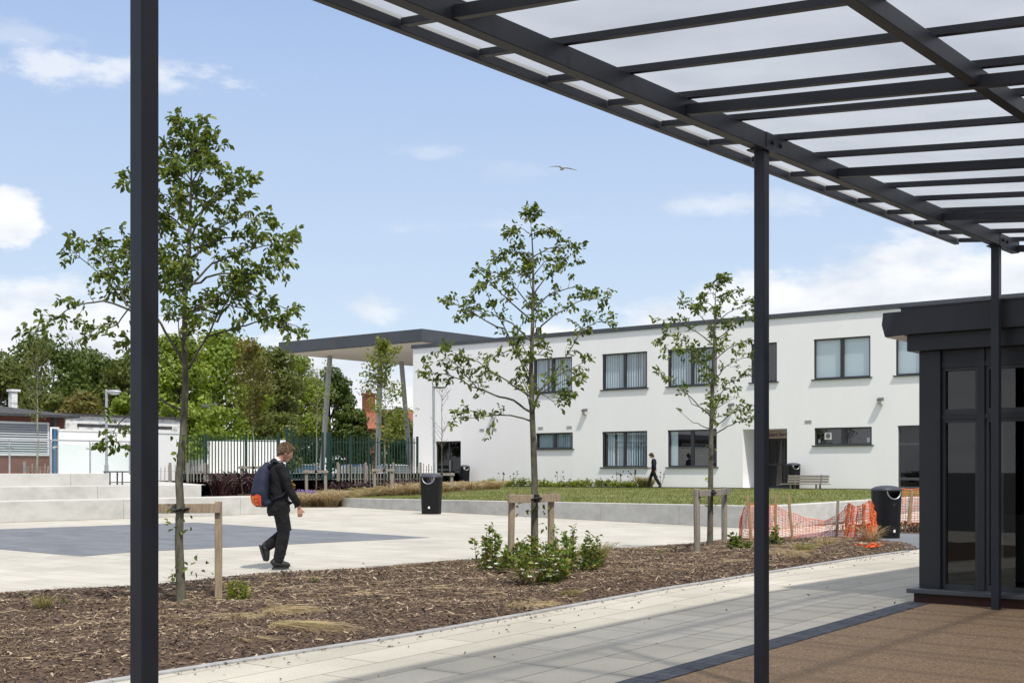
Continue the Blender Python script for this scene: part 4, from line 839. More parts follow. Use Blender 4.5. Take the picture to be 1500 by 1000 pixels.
# ------------------------------------------------------------------ stake frames holding the young trees
def stake_frame(label, p0, p1, h, tree, Y, thick=.075, m='wood', grp='timber stake frames round the young trees', over=.12, barz=None, square=True, tilt=(0, 0)):
    p0 = Vector(p0); p1 = Vector(p1); c = (p0+p1)/2; root = thing('tree_stake_frame', c, label, 'tree stake', grp); d = (p1-p0); d.z = 0; d.normalize(); nn = Vector((-d.y, d.x, 0))
    for p, t in ((p0, tilt[0]), (p1, tilt[1])):
        top = Vector((p.x, p.y, h))+d*t
        if square: MB().beam(p-UP*.05, top, thick, thick, up=nn).build('stake', M[m], root, bevel=.006)
        else: MB().tube([p-UP*.05, top], thick/2, 12).build('stake', M[m], root)
    if nn.dot(-FV) < 0: nn = -nn
    z = (barz if barz else h-.07); bt = thick*.45; o = nn*(thick/2+bt/2+.002)
    a = Vector((p0.x, p0.y, z))-d*over+o; b = Vector((p1.x, p1.y, z))+d*over+o
    MB().beam(a, b, bt, .10).build('crossbar', M[m], root, bevel=.004)
    tr = Vector(tree); tr.z = z; vx = lambda p: (p.x*CT+p.y*ST)/(-p.x*ST+p.y*CT); bar_c = min((a.lerp(b, i/80) for i in range(81)), key=lambda p: abs(vx(p)-vx(tr)))
    mb = MB(); pts = []; cc = (tr+bar_c)/2; R = (tr-bar_c).length/2+.075
    ax = (tr-bar_c); ax.z = 0; ax = ax.normalized() if ax.length > 1e-3 else nn; bx = Vector((-ax.y, ax.x, 0))
    for i in range(17): t = 2*PI*i/16; pts.append(cc+ax*math.cos(t)*R+bx*math.sin(t)*.072+UP*.012*math.sin(2*t))
    mb.tube(pts, [(.010, .030)]*17, 8, side=(0, 0, 1)); mb.box(tuple(bar_c+Vector((-.035, -.035, -.05))+nn*.02), tuple(bar_c+Vector((.035, .035, .05))+nn*.02))
    mb.build('rubber_tie', M['rubber'], root, smooth=False)
t1 = at(264, 745, 13.2); g1 = gr(320, 893); g1b = at(213, 893, 13.45)
s1 = Vector((g1.x, g1.y, gz(g1.y)+.03)); s1b = Vector((g1b.x, g1b.y, gz(g1b.y)+.03))
stake_frame('sawn timber stake frame around the tallest young maple, beside the near canopy post', s1, s1b, 1.03, t1, 12, .078, over=.02)
t2 = at(783, 735, 16.5); a2 = gr(748, 848); b2 = gr(807, 842.5)
stake_frame('round-post stake frame among the shrubs around the middle young maple', (a2.x, a2.y, .03), (b2.x, b2.y, .03), 1.075, t2, 17, .085, square=False, over=.10, tilt=(.02, 0))
t3 = at(1041, 720, 20.9); a3 = gr(1021.5, 818); b3 = gr(1061, 806)
stake_frame('round-post stake frame around the smallest maple beside the second canopy post', (a3.x, a3.y, .03), (b3.x, b3.y, .03), 1.08, t3, 21, .10, square=False, over=.10, m='wood_grey', tilt=(-.06, 0))
for lab, pa, pb, yb, yt, tp_, Y in (('pale stake frame on the bronze sapling, before the white hoarding', 354, 381, 716, 682, 372, 53.4), ('pale stake frame on the sparse sapling just right of the boy', 449, 477, 722, 688, 463, 51.4),
                           ('pale stake frame on the yellow-green sapling near the paling fence', 549, 574, 718, 686, 563, 52.4), ('pale stake frame on the bare sapling beside the left litter bin', 641, 662, 712, 692, 647, 53.4)):
    a = at(pa, yb, Y); b = at(pb, yb, Y); stake_frame(lab, a, b, at(pa, yt, Y).z, at(tp_, yt, Y+.4), Y, .11, 'wood_grey', 'stake frames on the far saplings', over=.12)

# ------------------------------------------------------------------ large trees behind the fence
def big_tree(label, px, Y, ytop, w, m, seed, ybase=700, n=9500, leaf=.30, dome=.75, zb=.3, name='broadleaf_tree', cat='tree', group='large trees behind the fence', trunk=True, lobes=46):
    r_ = np.random.default_rng(seed); base = at(px, 690, Y); base.z = zb; H = at(px, ytop, Y).z-zb; R = w/F*Y/2
    root = thing(name, base, label, cat, group); b = np.array(base)
    # lobes spread over an egg shaped envelope that reaches nearly to the ground
    k = lobes; th = r_.uniform(0, 2*PI, k); u = r_.uniform(-.85, 1, k); rr = np.sqrt(np.clip(1-u*u, 0, 1))*r_.uniform(.72, .95, k)
    C = np.stack([rr*np.cos(th)*R*.78, rr*np.sin(th)*R*.78, H*(.56+.34*u)], 1)+b; lr = R*r_.uniform(.20, .40, k); lr = np.minimum(lr, H*.12+R*.12)
    C[:, 2] = np.minimum(C[:, 2], zb+H-lr*.9)
    pick = r_.choice(k, n, p=lr**2/np.sum(lr**2)); nd = unit(r_.normal(0, 1, (n, 3))); rad = lr[pick]*(1-.38*r_.random(n)**2)*(1+.10*r_.normal(0, 1, n)); P = C[pick]+nd*rad[:, None]*np.array([1, 1, .8])
    nr = unit(nd+r_.normal(0, .45, (n, 3))); T = unit(np.cross(nr, r_.normal(0, 1, (n, 3)))); B = np.cross(nr, T); s = (leaf*r_.uniform(.55, 1.2, n))[:, None]
    V = np.stack([P-T*s*.5, P-B*s*.32+T*s*.05, P+T*s*.5, P+B*s*.32-T*s*.05], 1)
    npmesh('crown', V, [(0, 1, 2, 3)], M[m], root, rnd=r_.uniform(0, 1, n))
    if trunk:
        tb = MB(); top = Vector(base)+UP*H*.7; tb.tube([Vector(base)-UP*.1, Vector(base)+UP*H*.3, top], [.28, .22, .06], 8)
        for q in range(0, k, 3): tb.tube([Vector(base)+UP*H*(.2+.3*r_.random()), Vector(C[q])], [.10, .03], 5, cap=False)
        tb.build('trunk', M['trunk_dark'], root)
BT = [('dark green broadleaf tree behind the low brick building, at the left edge', -20, 76, 508, 150, 'bg3', 1), ('tall dark broadleaf tree rising behind the vent pipe of the brick building', 66, 80, 482, 150, 'bg1', 2),
      ('round-topped dark tree between the street lamp and the thick near canopy post', 141, 84, 500, 118, 'bg1', 3), ('olive tree mostly hidden behind the thick near canopy post', 196, 80, 512, 110, 'bg3', 4),
      ('bright leafy tree directly behind the trunk of the tallest maple', 258, 74, 478, 120, 'bg2', 5), ('widest bright green tree, behind the twin-headed floodlight pole', 322, 80, 474, 150, 'bg2', 6),
      ('olive green tree behind the bronze sapling', 392, 84, 492, 120, 'bg3', 7), ('mid green tree under the left tip of the flat entrance roof', 434, 104, 508, 100, 'bg2', 8),
      ('dark tree behind the leftmost leaning column', 482, 108, 520, 84, 'bg1', 9), ('small dark tree between the first two leaning columns', 514, 106, 585, 56, 'bg1', 10),
      ('bushy green tree behind the yellow-green sapling', 578, 112, 594, 76, 'bg3', 11)]
for l, px, Y, yt, w, m, sd_ in BT: big_tree(l, px, Y, yt, w, m, sd_)
for l, px, Y, yt, w, m, sd_ in (('low olive bush above the roof edge of the brick building', 62, 70, 560, 90, 'bg3', 31), ('brownish low bush behind the street lamp', 118, 68, 566, 100, 'bg4', 32), ('low bright bush beside the thick near canopy post', 182, 70, 575, 80, 'bg2', 33),
                                ('low green hedge bush behind the parked cars, left end', 440, 99, 630, 80, 'bg1', 34), ('low green hedge bush behind the blue car', 510, 99, 634, 90, 'bg1', 35), ('low green hedge bush beside the school end wall', 585, 110, 632, 70, 'bg3', 36),
                                ('bright low bush over the left end of the green fence', 262, 68, 575, 90, 'bg2', 37), ('bright low bush over the white hoarding', 330, 71, 590, 110, 'bg2', 38), ('olive low bush beside the tall gate posts', 405, 72, 600, 90, 'bg3', 39)):
    big_tree(l, px, Y, yt, w, m, sd_, n=5200, leaf=.24, name='bush', cat='bush', group='bushes below the large trees', trunk=False, lobes=34)

# ------------------------------------------------------------------ shrubs and grasses
def blades(root, name, m, c, n, h, spread, w=.006, lean=(0, 0, 0), curl=.5, out=.5, seed=0):
    r_ = np.random.default_rng(seed); c = np.array(c); a = r_.uniform(0, 2*PI, n); rad = spread*.35*np.sqrt(r_.random(n)); P0 = np.stack([c[0]+rad*np.cos(a), c[1]+rad*np.sin(a), np.full(n, c[2])], 1)
    hh = h*r_.uniform(.45, 1.1, n); o = np.stack([np.cos(a), np.sin(a), np.zeros(n)], 1)*out+r_.normal(0, .20+.30*max(0, curl-.5), (n, 3))*[1, 1, 0]+np.array(lean); up = np.array([0, 0, 1.])
    P1 = P0+(up*.62+o*.28)*hh[:, None]; P2 = P0+(up*(1.0-curl*.45)+o*(.75+curl*.4))*hh[:, None]; P3 = P0+(up*(1.02-curl*.95)+o*(1.15+curl*.8))*hh[:, None]
    fl = c[2]+r_.uniform(.0, .05 if curl > .7 else .02, n)
    for q in (P1, P2, P3): q[:, 2] = np.maximum(q[:, 2], fl)
    sd_ = unit(np.cross(P2-P0, r_.normal(0, 1, (n, 3)))); w_ = w*r_.uniform(.6, 1.3, n)[:, None]
    V = np.stack([P0-sd_*w_, P0+sd_*w_, P1+sd_*w_, P1-sd_*w_, P2+sd_*w_*.7, P2-sd_*w_*.7, P3], 1)
    return npmesh(name, V, [(0, 1, 2, 3), (3, 2, 4, 5), (5, 4, 6)], M[m], root, rnd=r_.uniform(0, 1, n))
def tuft(label, c, h, sp, n=260, m='straw', lean=(0, 0, 0), curl=.5, w=.0028, out=.5, seed=0, name='grass_tuft', cat='grass tuft', group='ornamental grass tufts in the mulch bed'):
    c = Vector(c); o = thing(name, c, label, cat, group); blades(o, 'blades', m, c, n, h, sp, w, lean, curl, out, seed); return o
def mz(px, py): g = gr(px, py, .06); return Vector((g.x, g.y, gz(g.y)+.055))
TU = [('tan sprawling grass tuft nearest the sawn tree stake', 344, 912, .13, .5, 420, 'straw', (.3, 0, 0), 1.0), ('blond swept grass tuft right of the sawn stake, upper of two', 405, 905, .16, .45, 420, 'straw', (.5, .7, 0), .85),
      ('long blond tuft swept down toward the path kerb', 412, 925, .15, .4, 420, 'straw', (1.6, .9, 0), 1.05), ('thin yellowish tuft right of the tallest maple trunk base', 277, 920, .14, .45, 300, 'straw_green', (.2, 0, 0), .9),
      ('flat straw tuft beside the near canopy post', 255, 945, .09, .7, 420, 'straw', (.7, .8, 0), 1.1), ('flat straw tuft below the tan tuft, near the kerb', 352, 938, .09, .6, 380, 'straw', (.6, .5, 0), 1.1),
      ('short green and brown tuft far left in the mulch bed', 63, 897, .20, .14, 200, 'straw_green', (0, 0, 0), .2), ('low straw patch at bottom left of the mulch bed', 60, 965, .07, .8, 420, 'straw', (.4, .5, 0), 1.1),
      ('low straw patch left of the near canopy post', 110, 925, .09, .8, 400, 'straw', (.5, .6, 0), 1.1), ('small tan patch in the mid mulch bed', 512, 906, .06, .4, 220, 'straw', (.3, .5, 0), 1.1),
      ('upright green and tan grass tuft right of the flowering shrubs', 872, 840, .40, .20, 480, 'straw_green', (0, 0, 0), .12), ('blond drooping tuft at the foot of the flowering shrubs', 780, 858, .26, .12, 130, 'straw', (-.35, -.2, 0), .5),
      ('flat straw patch in front of the flowering shrubs', 770, 886, .06, .9, 360, 'straw', (.4, .4, 0), 1.1), ('yellow-green weed patch in front of the flowering shrubs', 828, 872, .10, .35, 220, 'straw_green', (.1, .2, 0), .8),
      ('tan flat patch right of the flowering shrubs', 975, 838, .08, .8, 300, 'straw', (.2, .5, 0), 1.0), ('green centred tuft under the orange net', 1178, 814, .25, .25, 360, 'straw_green', (0, .1, 0), .5),
      ('tan tuft right of the second canopy post', 1145, 820, .22, .6, 420, 'straw', (.3, .2, 0), .8), ('wide tan tuft left of the bunched orange net', 1208, 802, .26, .35, 300, 'straw', (.1, .1, 0), .7),
      ('tall tan tuft wrapped by the bunched orange net', 1276, 800, .40, .2, 260, 'straw', (0, 0, 0), .35), ('tan tuft beneath the net, at the bed corner', 1254, 799, .22, .35, 220, 'straw', (0, 0, 0), .5), ('little yellow-green weed at bottom of the mulch bed beside the kerb', 600, 905, .07, .25, 140, 'straw_green', (0, 0, 0), .9),
      ('small green weed beside the thin round patch in the middle of the bed', 508, 882, .06, .3, 160, 'straw_green', (0, 0, 0), 1.0)]
for i, (l, px, py, h, sp, n, m, ln, cu) in enumerate(TU): tuft(l, mz(px, py), h, sp, n, m, ln, cu, seed=100+i, w=.0024)
def shrub(label, c, w, h, n, m, leaf=.06, seed=0, stems=14, flowers=0, name='shrub', cat='shrub', group='shrubs in the mulch bed', dense=False, smat='bark'):
    r_ = np.random.default_rng(seed); rg = random.Random(seed); c = Vector(c); root = thing(name, c, label, cat, group); tb = MB(); P = []; D = []; tips = []
    for i in range(stems):
        a = rg.uniform(0, 2*PI); sp = w/2*rg.random()**.6; hh = h*rg.uniform(.6, 1.05)*(1-.30*(sp/(w/2))**2); e = c+Vector((math.cos(a)*sp, math.sin(a)*sp, hh)); q = c+Vector((math.cos(a)*sp*.3, math.sin(a)*sp*.3, 0)); mid = q.lerp(e, .5)+Vector((math.cos(a), math.sin(a), 0))*sp*.2
        tb.tube([q, mid, e], [.006, .0045, .002], 5, cap=False); tips.append(e)
        for k in range(int(n/stems)):
            f = rg.uniform(.12, 1)**(.8); p = q.lerp(mid, f*2) if f < .5 else mid.lerp(e, f*2-1); aa = rg.uniform(0, 2*PI); off = .05*rg.random()*(1.25-f); P.append(p+Vector((math.cos(aa)*off, math.sin(aa)*off, 0))); D.append(Vector((math.cos(aa), math.sin(aa), rg.uniform(.0, .9))))
    tb.build('stems', M[smat], root); P = np.array([tuple(p) for p in P]); D = unit(np.array([tuple(d) for d in D]))
    npmesh('foliage', leaves(P, D, leaf, .05, .58), LF, M[m], root, rnd=r_.uniform(0, 1, len(P)))
    if flowers:
        for _ in range(flowers):
            fb = MB()
            t = rg.choice(tips); p = t.lerp(c, rg.uniform(.1, .75)); p = p+Vector((rg.gauss(0, .05), rg.gauss(0, .05)-.02, 0))
            for k in range(11): a = rg.uniform(0, 2*PI); r = .036*rg.random()**.5; fb.ball(p+Vector((math.cos(a)*r, math.sin(a)*r-.02, rg.uniform(-.004, .010))), (.012, .012, .007), 6, 4)
            fb.build('flower_head', M['petal'], root)
    return root
SG = 'white-flowered shrubs around the middle maple'
shrub('white-flowered green shrub left of the round stakes, at the maple foot', mz(722, 843), .72, .66, 620, 'leaf_hedge', seed=1, stems=16, flowers=9, group=SG)
shrub('low dense flowering shrub in front of the middle maple trunk', mz(795, 858), .85, .52, 900, 'leaf_hedge', seed=2, stems=24, flowers=16, group=SG)
shrub('tallest reddish-tipped flowering shrub right of the middle maple', mz(836, 848), .80, .70, 900, 'leaf_hedge', seed=3, stems=22, flowers=12, group=SG)
shrub('leafy shrub behind the middle maple trunk, between the round stakes', mz(778, 838), .62, .52, 480, 'leaf_hedge', seed=4, stems=14, group=SG)
shrub('lime green narrow shrub right of the sawn tree stake', mz(350, 886), .26, .30, 380, 'leaf_lime', .035, 5, 9)
shrub('leafy single-stem sprig just right of the smallest maple stakes', mz(1073, 812), .22, .52, 90, 'leaf_near', .075, 6, 3, group='leafy sprigs at the foot of the orange net')
shrub('low leafy sprig between the second canopy post and the first net stake', mz(1094, 812), .30, .25, 80, 'leaf_near', .07, 7, 4, group='leafy sprigs at the foot of the orange net')
shrub('green leafy sprig at the right side of the second canopy post', mz(1134, 805), .32, .42, 120, 'leaf_near', .07, 8, 5, group='leafy sprigs at the foot of the orange net')
for i, (px, py, h) in enumerate(((94, 886, .12), (160, 879, .14), (421, 848, .20), (457, 854, .16), (495, 850, .13), (560, 846, .12), (640, 842, .14), (665, 838, .16), (950, 812, .12), (964, 811, .16), (988, 808, .15))):
    ref = ['far left of the bed', 'just left of the near canopy post', 'below the walking boy’s front boot'.replace('’', "'"), 'right of the boy, second of three', 'right of the boy, third of three', 'mid bed, on the plaza side', 'left of the flowering shrubs', 'touching the left flowering shrub', 'right of the flowering shrubs, first of three', 'right of the flowering shrubs, middle of three', 'right of the flowering shrubs, last of three'][i]
    shrub('small dark sprig on the mulch edge, '+ref, mz(px, py+5), .16, h, 46, 'leaf_purple' if i % 3 else 'leaf_near', .035, 40+i, 6, name='sprig', cat='plant', group='small sprigs along the plaza edge')
# planting behind the plaza
rg_m = random.Random(91)
def strap(label, p, h, sp, seed, m='leaf_purple', n=90, grp='purple strap-leaf clumps in the planting bed'):
    tuft(label, p, h, sp, n, m, (0, 0, 0), .22, w=.022, out=.62, seed=seed, name='strap_leaf_plant', cat='plant', group=grp)
for i, (px, Y) in enumerate(((322, 42.5), (338, 43), (356, 44), (378, 43.5), (392, 42.8))):
    p = at(px, 700, Y); p.z = .52+.43*max(0, (Y-42)/18); strap('purple strap-leaf clump above the concrete step, %s of five from the left' % ORD[i], p, .84, .7, 200+i, n=60)
for i, (px, Y) in enumerate(((432, 53), (446, 54), (474, 54), (490, 53.5), (505, 53), (519, 53.2), (532, 53.6), (546, 54), (588, 53.4), (604, 54.4), (618, 54))):
    p = at(px, 700, Y); p.z = bed2_z(px, Y); strap('purple strap-leaf clump in the far planting bed, %s of eleven from the left' % ORD[i], p, .78, .85, 220+i, n=60)
for i, (px, Y) in enumerate(((430, 48.9), (446, 48.7), (459, 49.1), (472, 48.8), (485, 48.6), (497, 49.0), (452, 51.2), (474, 51.4), (505, 51), (522, 51.6), (538, 52), (556, 52.4), (574, 52.6), (592, 53), (612, 53.4))):
    p = at(px, 700, Y); p.z = bed2_z(px, Y); tuft('blond feathery grass mound at the front of the far planting bed, %s of fifteen' % ORD[i], p, .50+.22*rg_m.random(), .75, 360, 'straw' if i % 5 else 'straw_green', (0, 0, 0), .45, w=.008, out=.75, seed=300+i, name='grass_mound', cat='grass tuft', group='blond grass mounds in the far planting bed')
for i, (px, Y) in enumerate(((627, 56), (640, 57), (655, 58), (668, 60), (690, 62), (708, 64), (600, 55), (724, 65))):
    p = at(px, 700, Y); p.z = .42; tuft('small tan grass mound near the school end door, %s of eight' % ORD[i], p, .55, .8, 260, 'straw', (0, 0, 0), .45, w=.010, out=.75, seed=330+i, name='grass_mound', cat='grass tuft', group='tan grass mounds by the school end door')
for i, (px, Y, lab) in enumerate(((463, 51.0, 'orange-leaved shrub under the sparse sapling right of the boy'), (560, 52.6, 'orange-green shrub under the yellow-green sapling'), (612, 54, 'orange-green shrub left of the left litter bin'), (417, 44, 'yellow-green shrub behind the concrete step wall'))):
    p = at(px, 700, Y); p.z = bed2_z(px, Y) if px > 428 else .56; shrub(lab, p, .9, .55, 420, 'leaf_orange', .09, 60+i, 18, group='orange shrubs in the far planting bed')
def lavender():
    p = at(445, 700, 50.6); p.z = bed2_z(445, 50.6); root = thing('lavender', p, 'purple flowering clump right of the boy, in front of the grasses', 'plant'); blades(root, 'stems', 'straw_green', p, 160, .5, .9, .008, curl=.2, seed=5)
    fb = MB(); rg = random.Random(4)
    for _ in range(110): a = rg.uniform(0, 2*PI); r = .55*rg.random()**.5; fb.ball((p.x+math.cos(a)*r, p.y+math.sin(a)*r, p.z+rg.uniform(.35, .56)), (.028, .028, .055), 5, 4)
    fo = fb.build('flower_spikes', M['petal_purple'], root); fo['kind'] = 'stuff'
lavender()
# plants along the foot of the school wall
rg_ = random.Random(77)
for i in range(26):
    px = 706+i*9.6+rg_.uniform(-3, 3); y = 57.2-rg_.uniform(0, .5); p = onY(px, 700, y); p.z = .46
    lab = 'green leafy plant at the foot of the white wall, number %d of the row counted from the end door' % (i+1)
    w_ = ['leaf_lime', 'leaf_hedge', 'leaf_near', 'leaf_lime'][rg_.randrange(4)]; h_ = rg_.uniform(.30, .62)
    if px > 945: break
    shrub('leafy plant at the foot of the white wall, %s' % ('%s from the end door' % (ORD[i] if i < 15 else ['sixteenth', 'seventeenth', 'eighteenth', 'nineteenth', 'twentieth', 'twenty-first', 'twenty-second', 'twenty-third', 'twenty-fourth', 'twenty-fifth', 'twenty-sixth'][i-15])),
          p, rg_.uniform(.8, 1.2), h_, 230, w_, .10, 400+i, 14, name='border_plant', cat='plant', group='leafy plants along the school wall')
for i, px in enumerate((737, 752, 818, 902, 908, 926, 931, 968)):
    p = onY(px, 700, 57.1); p.z = .48; root = thing('seed_head_plant', p, 'tall thin plant with dark seed heads by the white wall, %s from the end door' % ORD[i], 'plant', 'thin seed-head plants along the school wall'); s = MB(); hd = MB(); rg = random.Random(i)
    for k in range(5):
        e = p+Vector((rg.gauss(0, .16), rg.gauss(0, .06), rg.uniform(.55, .95))); s.tube([p, e], [.008, .005], 4); MB().ball(e, (.05, .05, .035), 6, 4).build('seed_head', M['leaf_purple'], root)
    s.build('stems', M['straw_green'], root)
p = onY(941, 700, 57.0); p.z = .48; tuft('yellow-green upright grass clump behind the walking student', p, .62, .5, 340, 'straw_green', (0, 0, 0), .2, w=.010, seed=9, name='grass_clump', cat='grass tuft', group=None)
p = onY(951, 700, 57.2); p.z = .48; tuft('shorter yellowish grass clump at the walking student heels', p, .50, .45, 300, 'straw_green', (0, 0, 0), .3, w=.010, seed=10, name='grass_clump', cat='grass tuft', group=None)
def strip_cover():
    n = 2200; x = rng.uniform(-12.5, -6.2, n); y = rng.uniform(26.9, 30.5, n); P = np.stack([x, y, np.full(n, .01)], 1); D = rng.normal(0, .5, (n, 3)); D[:, 2] = .8
    o = npmesh('ground_cover', leaves(P, unit(D), .16, .1, .25), LF, M['chips'], rnd=rng.uniform(.1, 1, n)); o['kind'] = 'stuff'; tag(o, 'dry brown litter in the strip behind the right litter bin', 'ground cover')
strip_cover()
#PART4
# ------------------------------------------------------------------ fences, buildings and lamps at the left
def palisade():
    a = at(242, 700, 60.5); b = at(613, 700, 66); d = (b-a); d.z = 0; L = d.length; d.normalize(); nn = Vector((-d.y, d.x, 0))
    root = thing('palisade_fence', (a.x, a.y, .7), 'tall dark green steel palisade fence between the plaza planting and the car park', 'fence'); g = M['green_paint']
    def tp(px):                                                        # distance along the fence seen at px
        r = (px-750)/F; ax, ay = a.x, a.y; X0 = ax*CT+ay*ST; Y0 = -ax*ST+ay*CT; dx = d.x*CT+d.y*ST; dy = -d.x*ST+d.y*CT
        return (r*Y0-X0)/(dx-r*dy)
    def P(s, z): return Vector((a.x, a.y, 0))+d*s+UP*z
    posts = [242, 302, 361, 409, 421, 428, 473, 482, 515, 541, 564, 570, 612]
    def zg(s): t = s/L; return .72-.2*t
    for px in posts:
        s = tp(px); h = 3.15 if px not in (421, 428) else 3.5
        if px in (473, 482, 564, 570): h = 3.3
        MB().box((-.06, -.06, -.2), (.06, .06, 0)).v
        q = P(s, 0)+nn*.07; MB().beam(Vector((q.x, q.y, zg(s)-.2)), Vector((q.x, q.y, h)), .11 if px != 482 else .22, .08, up=nn).build('post', g, root)
    for s0, s1 in zip(posts, posts[1:]):
        p0, p1 = tp(s0)+.06, tp(s1)-.06
        if p1-p0 < .3: continue
        mb = MB()
        for z in (1.0, 2.82): mb.beam(P(p0, z), P(p1, z), .045, .045)
        s = p0+.07
        while s < p1-.02:
            q = P(s, 0)-nn*.04; w = .028; zz = zg(s); mb.add([q+d*-w+UP*zz, q+d*w+UP*zz, q+d*w+UP*3.0, q+UP*3.12, q-d*w+UP*3.0, q+nn*.018+UP*zz, q+nn*.018+UP*3.05], [(0, 1, 2, 3, 4), (0, 5, 6, 3, 4), (1, 5, 6, 3, 2)]); s += .152
        mb.build('pale_panel', g, root)
palisade()
def paling(label, px0, px1, Y0, Y1, yt, zb, seed, stakes, m='wood_grey'):
    rg = random.Random(seed); a = at(px0, yt, Y0); b = at(px1, yt, Y1); root = thing('paling_fence', (a.x, a.y, zb), label, 'fence', 'rough split-wood paling fences'); d = b-a; L = Vector((d.x, d.y, 0)).length; mb = MB(); s = 0.05; h = a.z
    while s < L:
        q = a.lerp(b, s/L); w = rg.uniform(.025, .05); hh = q.z+rg.uniform(-.10, .05); mb.beam(Vector((q.x, q.y, zb)), Vector((q.x+rg.gauss(0, .02), q.y, hh)), w, .02, up=Vector((d.y, -d.x, 0)).normalized()); s += rg.uniform(.10, .17)
    for z in (zb+.25, h-.25): mb.beam(Vector((a.x, a.y, z)), Vector((b.x, b.y, z)), .012, .012)
    mb.build('pales', M[m], root)
    for f in stakes: q = a.lerp(b, f); MB().tube([Vector((q.x, q.y, zb-.1))-FV*.05, Vector((q.x, q.y, q.z+.10))-FV*.05], .055, 8).build('stake', M['wood_grey'], root)
paling('rough split-wood paling fence behind the tallest maple, before the white hoarding', 228, 304, 52, 52.5, 681, .62, 3, (.28, .62, .95))
paling('long split-wood paling fence in front of the parked cars', 492, 636, 57.5, 58.5, 680, .4, 4, (.02, .30, .58, .86))
paling('low brownish paling fence in front of the brick building', 33, 72, 46, 46.5, 679, 1.25, 5, (.1,), 'wood')
def hoarding():
    o = MB(); a = at(226, 700, 68); b = at(421, 700, 69.5); o.beam(Vector((a.x, a.y, 1.62)), Vector((b.x, b.y, 1.66)), .12, 2.75)
    ob = o.build('hoarding', M['white_paint'], loc=(a.x, a.y, .3)); tag(ob, 'plain white hoarding wall directly behind the green palisade fence', 'wall')
    xa, xb = onX(86.5, 690, -50).y, onX(262, 690, -50).y; r = thing('site_hoarding', (-50, xa, 1.2), 'long white hoarding beside the brick building, behind the glass balustrade', 'wall')
    MB().box((-50.1, xa, .6), (-50, xb, 3.10)).build('panel', M['white_paint'], r); MB().box((-50.12, xa-.02, 3.101), (-49.97, xb, 3.18)).build('capping', M['label'], r)
    MB().box((-50.0, onX(73, 690, -50).y, 1.2), (-49.94, onX(75, 690, -50).y, 3.25)).box((-50.0, onX(75, 690, -50).y, 3.18), (-49.94, xa-.021, 3.25)).build('gate_frame', M['label'], r)
hoarding()
def annexes():
    x = -53.0; y0 = onX(96, 690, x).y; y1 = onX(264, 690, x).y; r = thing('white_outbuilding', (x, y0, 1.2), 'old single-storey outbuilding with flaking white paint behind the hoarding', 'building')
    MB().box((x-5, y0, 1.0), (x, y1, 3.92)).build('wall', M['white_worn'], r); MB().box((x-5.2, y0-.1, 3.925), (x+.12, y1+.12, 4.02)).build('roof', M['roof_dark'], r)
    MB().box((x+.002, onX(113, 690, x).y, 3.42), (x+.12, onX(250, 690, x).y, 3.56)).build('ledge_shadow', M['roof_dark'], r)  # ledge coloured dark to paint in its shadow line
    MB().box((x+.002, onX(114, 690, x).y, 3.20), (x+.10, onX(249, 690, x).y, 3.415)).build('ledge_face', M['white_worn'], r)
    x = -52.0; ye = onX(94, 690, x).y; r = thing('brick_building', (x, ye-6, 1.2), 'low red brick building with dark roof and big grey louvre at left edge', 'building')
    MB().box((x-7, ye-22, .9), (x, ye, 3.74)).build('wall', M['brick'], r)
    rf = MB().box((x-7.5, ye-22, 3.745), (x+.4, ye+.55, 3.86)).build('roof', M['roof_dark'], r)
    MB().add([(x+.4, ye-22, 3.861), (x+.4, ye+.5, 3.861), (x-7.5, ye+.5, 3.861), (x-7.5, ye-22, 3.861), (x-1.5, ye-22, 4.28), (x-1.5, ye-2.6, 4.28), (x-5.5, ye-2.6, 4.28), (x-5.5, ye-22, 4.28)], [(0, 1, 5, 4), (1, 2, 6, 5), (2, 3, 7, 6), (4, 5, 6, 7), (0, 4, 7, 3)]).build('roof_pitch', M['roof_dark'], rf)
    ya, yb = ye-14, onX(71, 690, x).y; lv = MB().box((x+.002, ya, 2.04), (x+.07, ya+.08, 3.52)).box((x+.002, yb-.08, 2.04), (x+.07, yb, 3.52)).box((x+.002, ya+.08, 2.04), (x+.07, yb-.08, 2.12)).box((x+.002, ya+.08, 3.44), (x+.07, yb-.08, 3.52)).build('louvre_frame', M['vent'], r)
    s = MB(); z = 2.14
    while z < 3.42: s.add([(x+.01, ya+.08, z+.075), (x+.01, yb-.08, z+.075), (x+.06, yb-.08, z), (x+.06, ya+.08, z)], [(0, 1, 2, 3)]); z += .105
    s.build('louvre_blades', M['louvre'], lv); MB().add([(x+.004, ya+.08, 2.12), (x+.004, yb-.08, 2.12), (x+.004, yb-.08, 3.44), (x+.004, ya+.08, 3.44)], [(0, 1, 2, 3)]).build('louvre_back', M['lamp_body'], lv)
    yp = onX(80, 690, x+.1).y; dp = MB().tube([(x+.12, yp, .9), (x+.12, yp, 3.36), (x+.05, yp, 3.7)], .075, 12).build('downpipe', M['blue_pipe'], r, smooth=False)
    MB().tube([(x+.12, yp, 3.35), (x+.12, yp, 3.74)], .09, 12).build('rain_head', M['roof_dark'], dp); MB().tube([(x+.12, yp, 2.42), (x+.12, yp, 2.46)], .10, 12).build('pipe_bracket', M['label'], dp)
    yc = onX(19, 690, x-2).y; ch = MB().box((x-2.14, yc-.14, 4.0), (x-1.86, yc+.14, 4.95)).build('vent_pipe', M['white_worn'], r); MB().box((x-2.2, yc-.2, 4.951), (x-1.8, yc+.26, 5.05)).build('pipe_cap', M['label'], ch)
annexes()
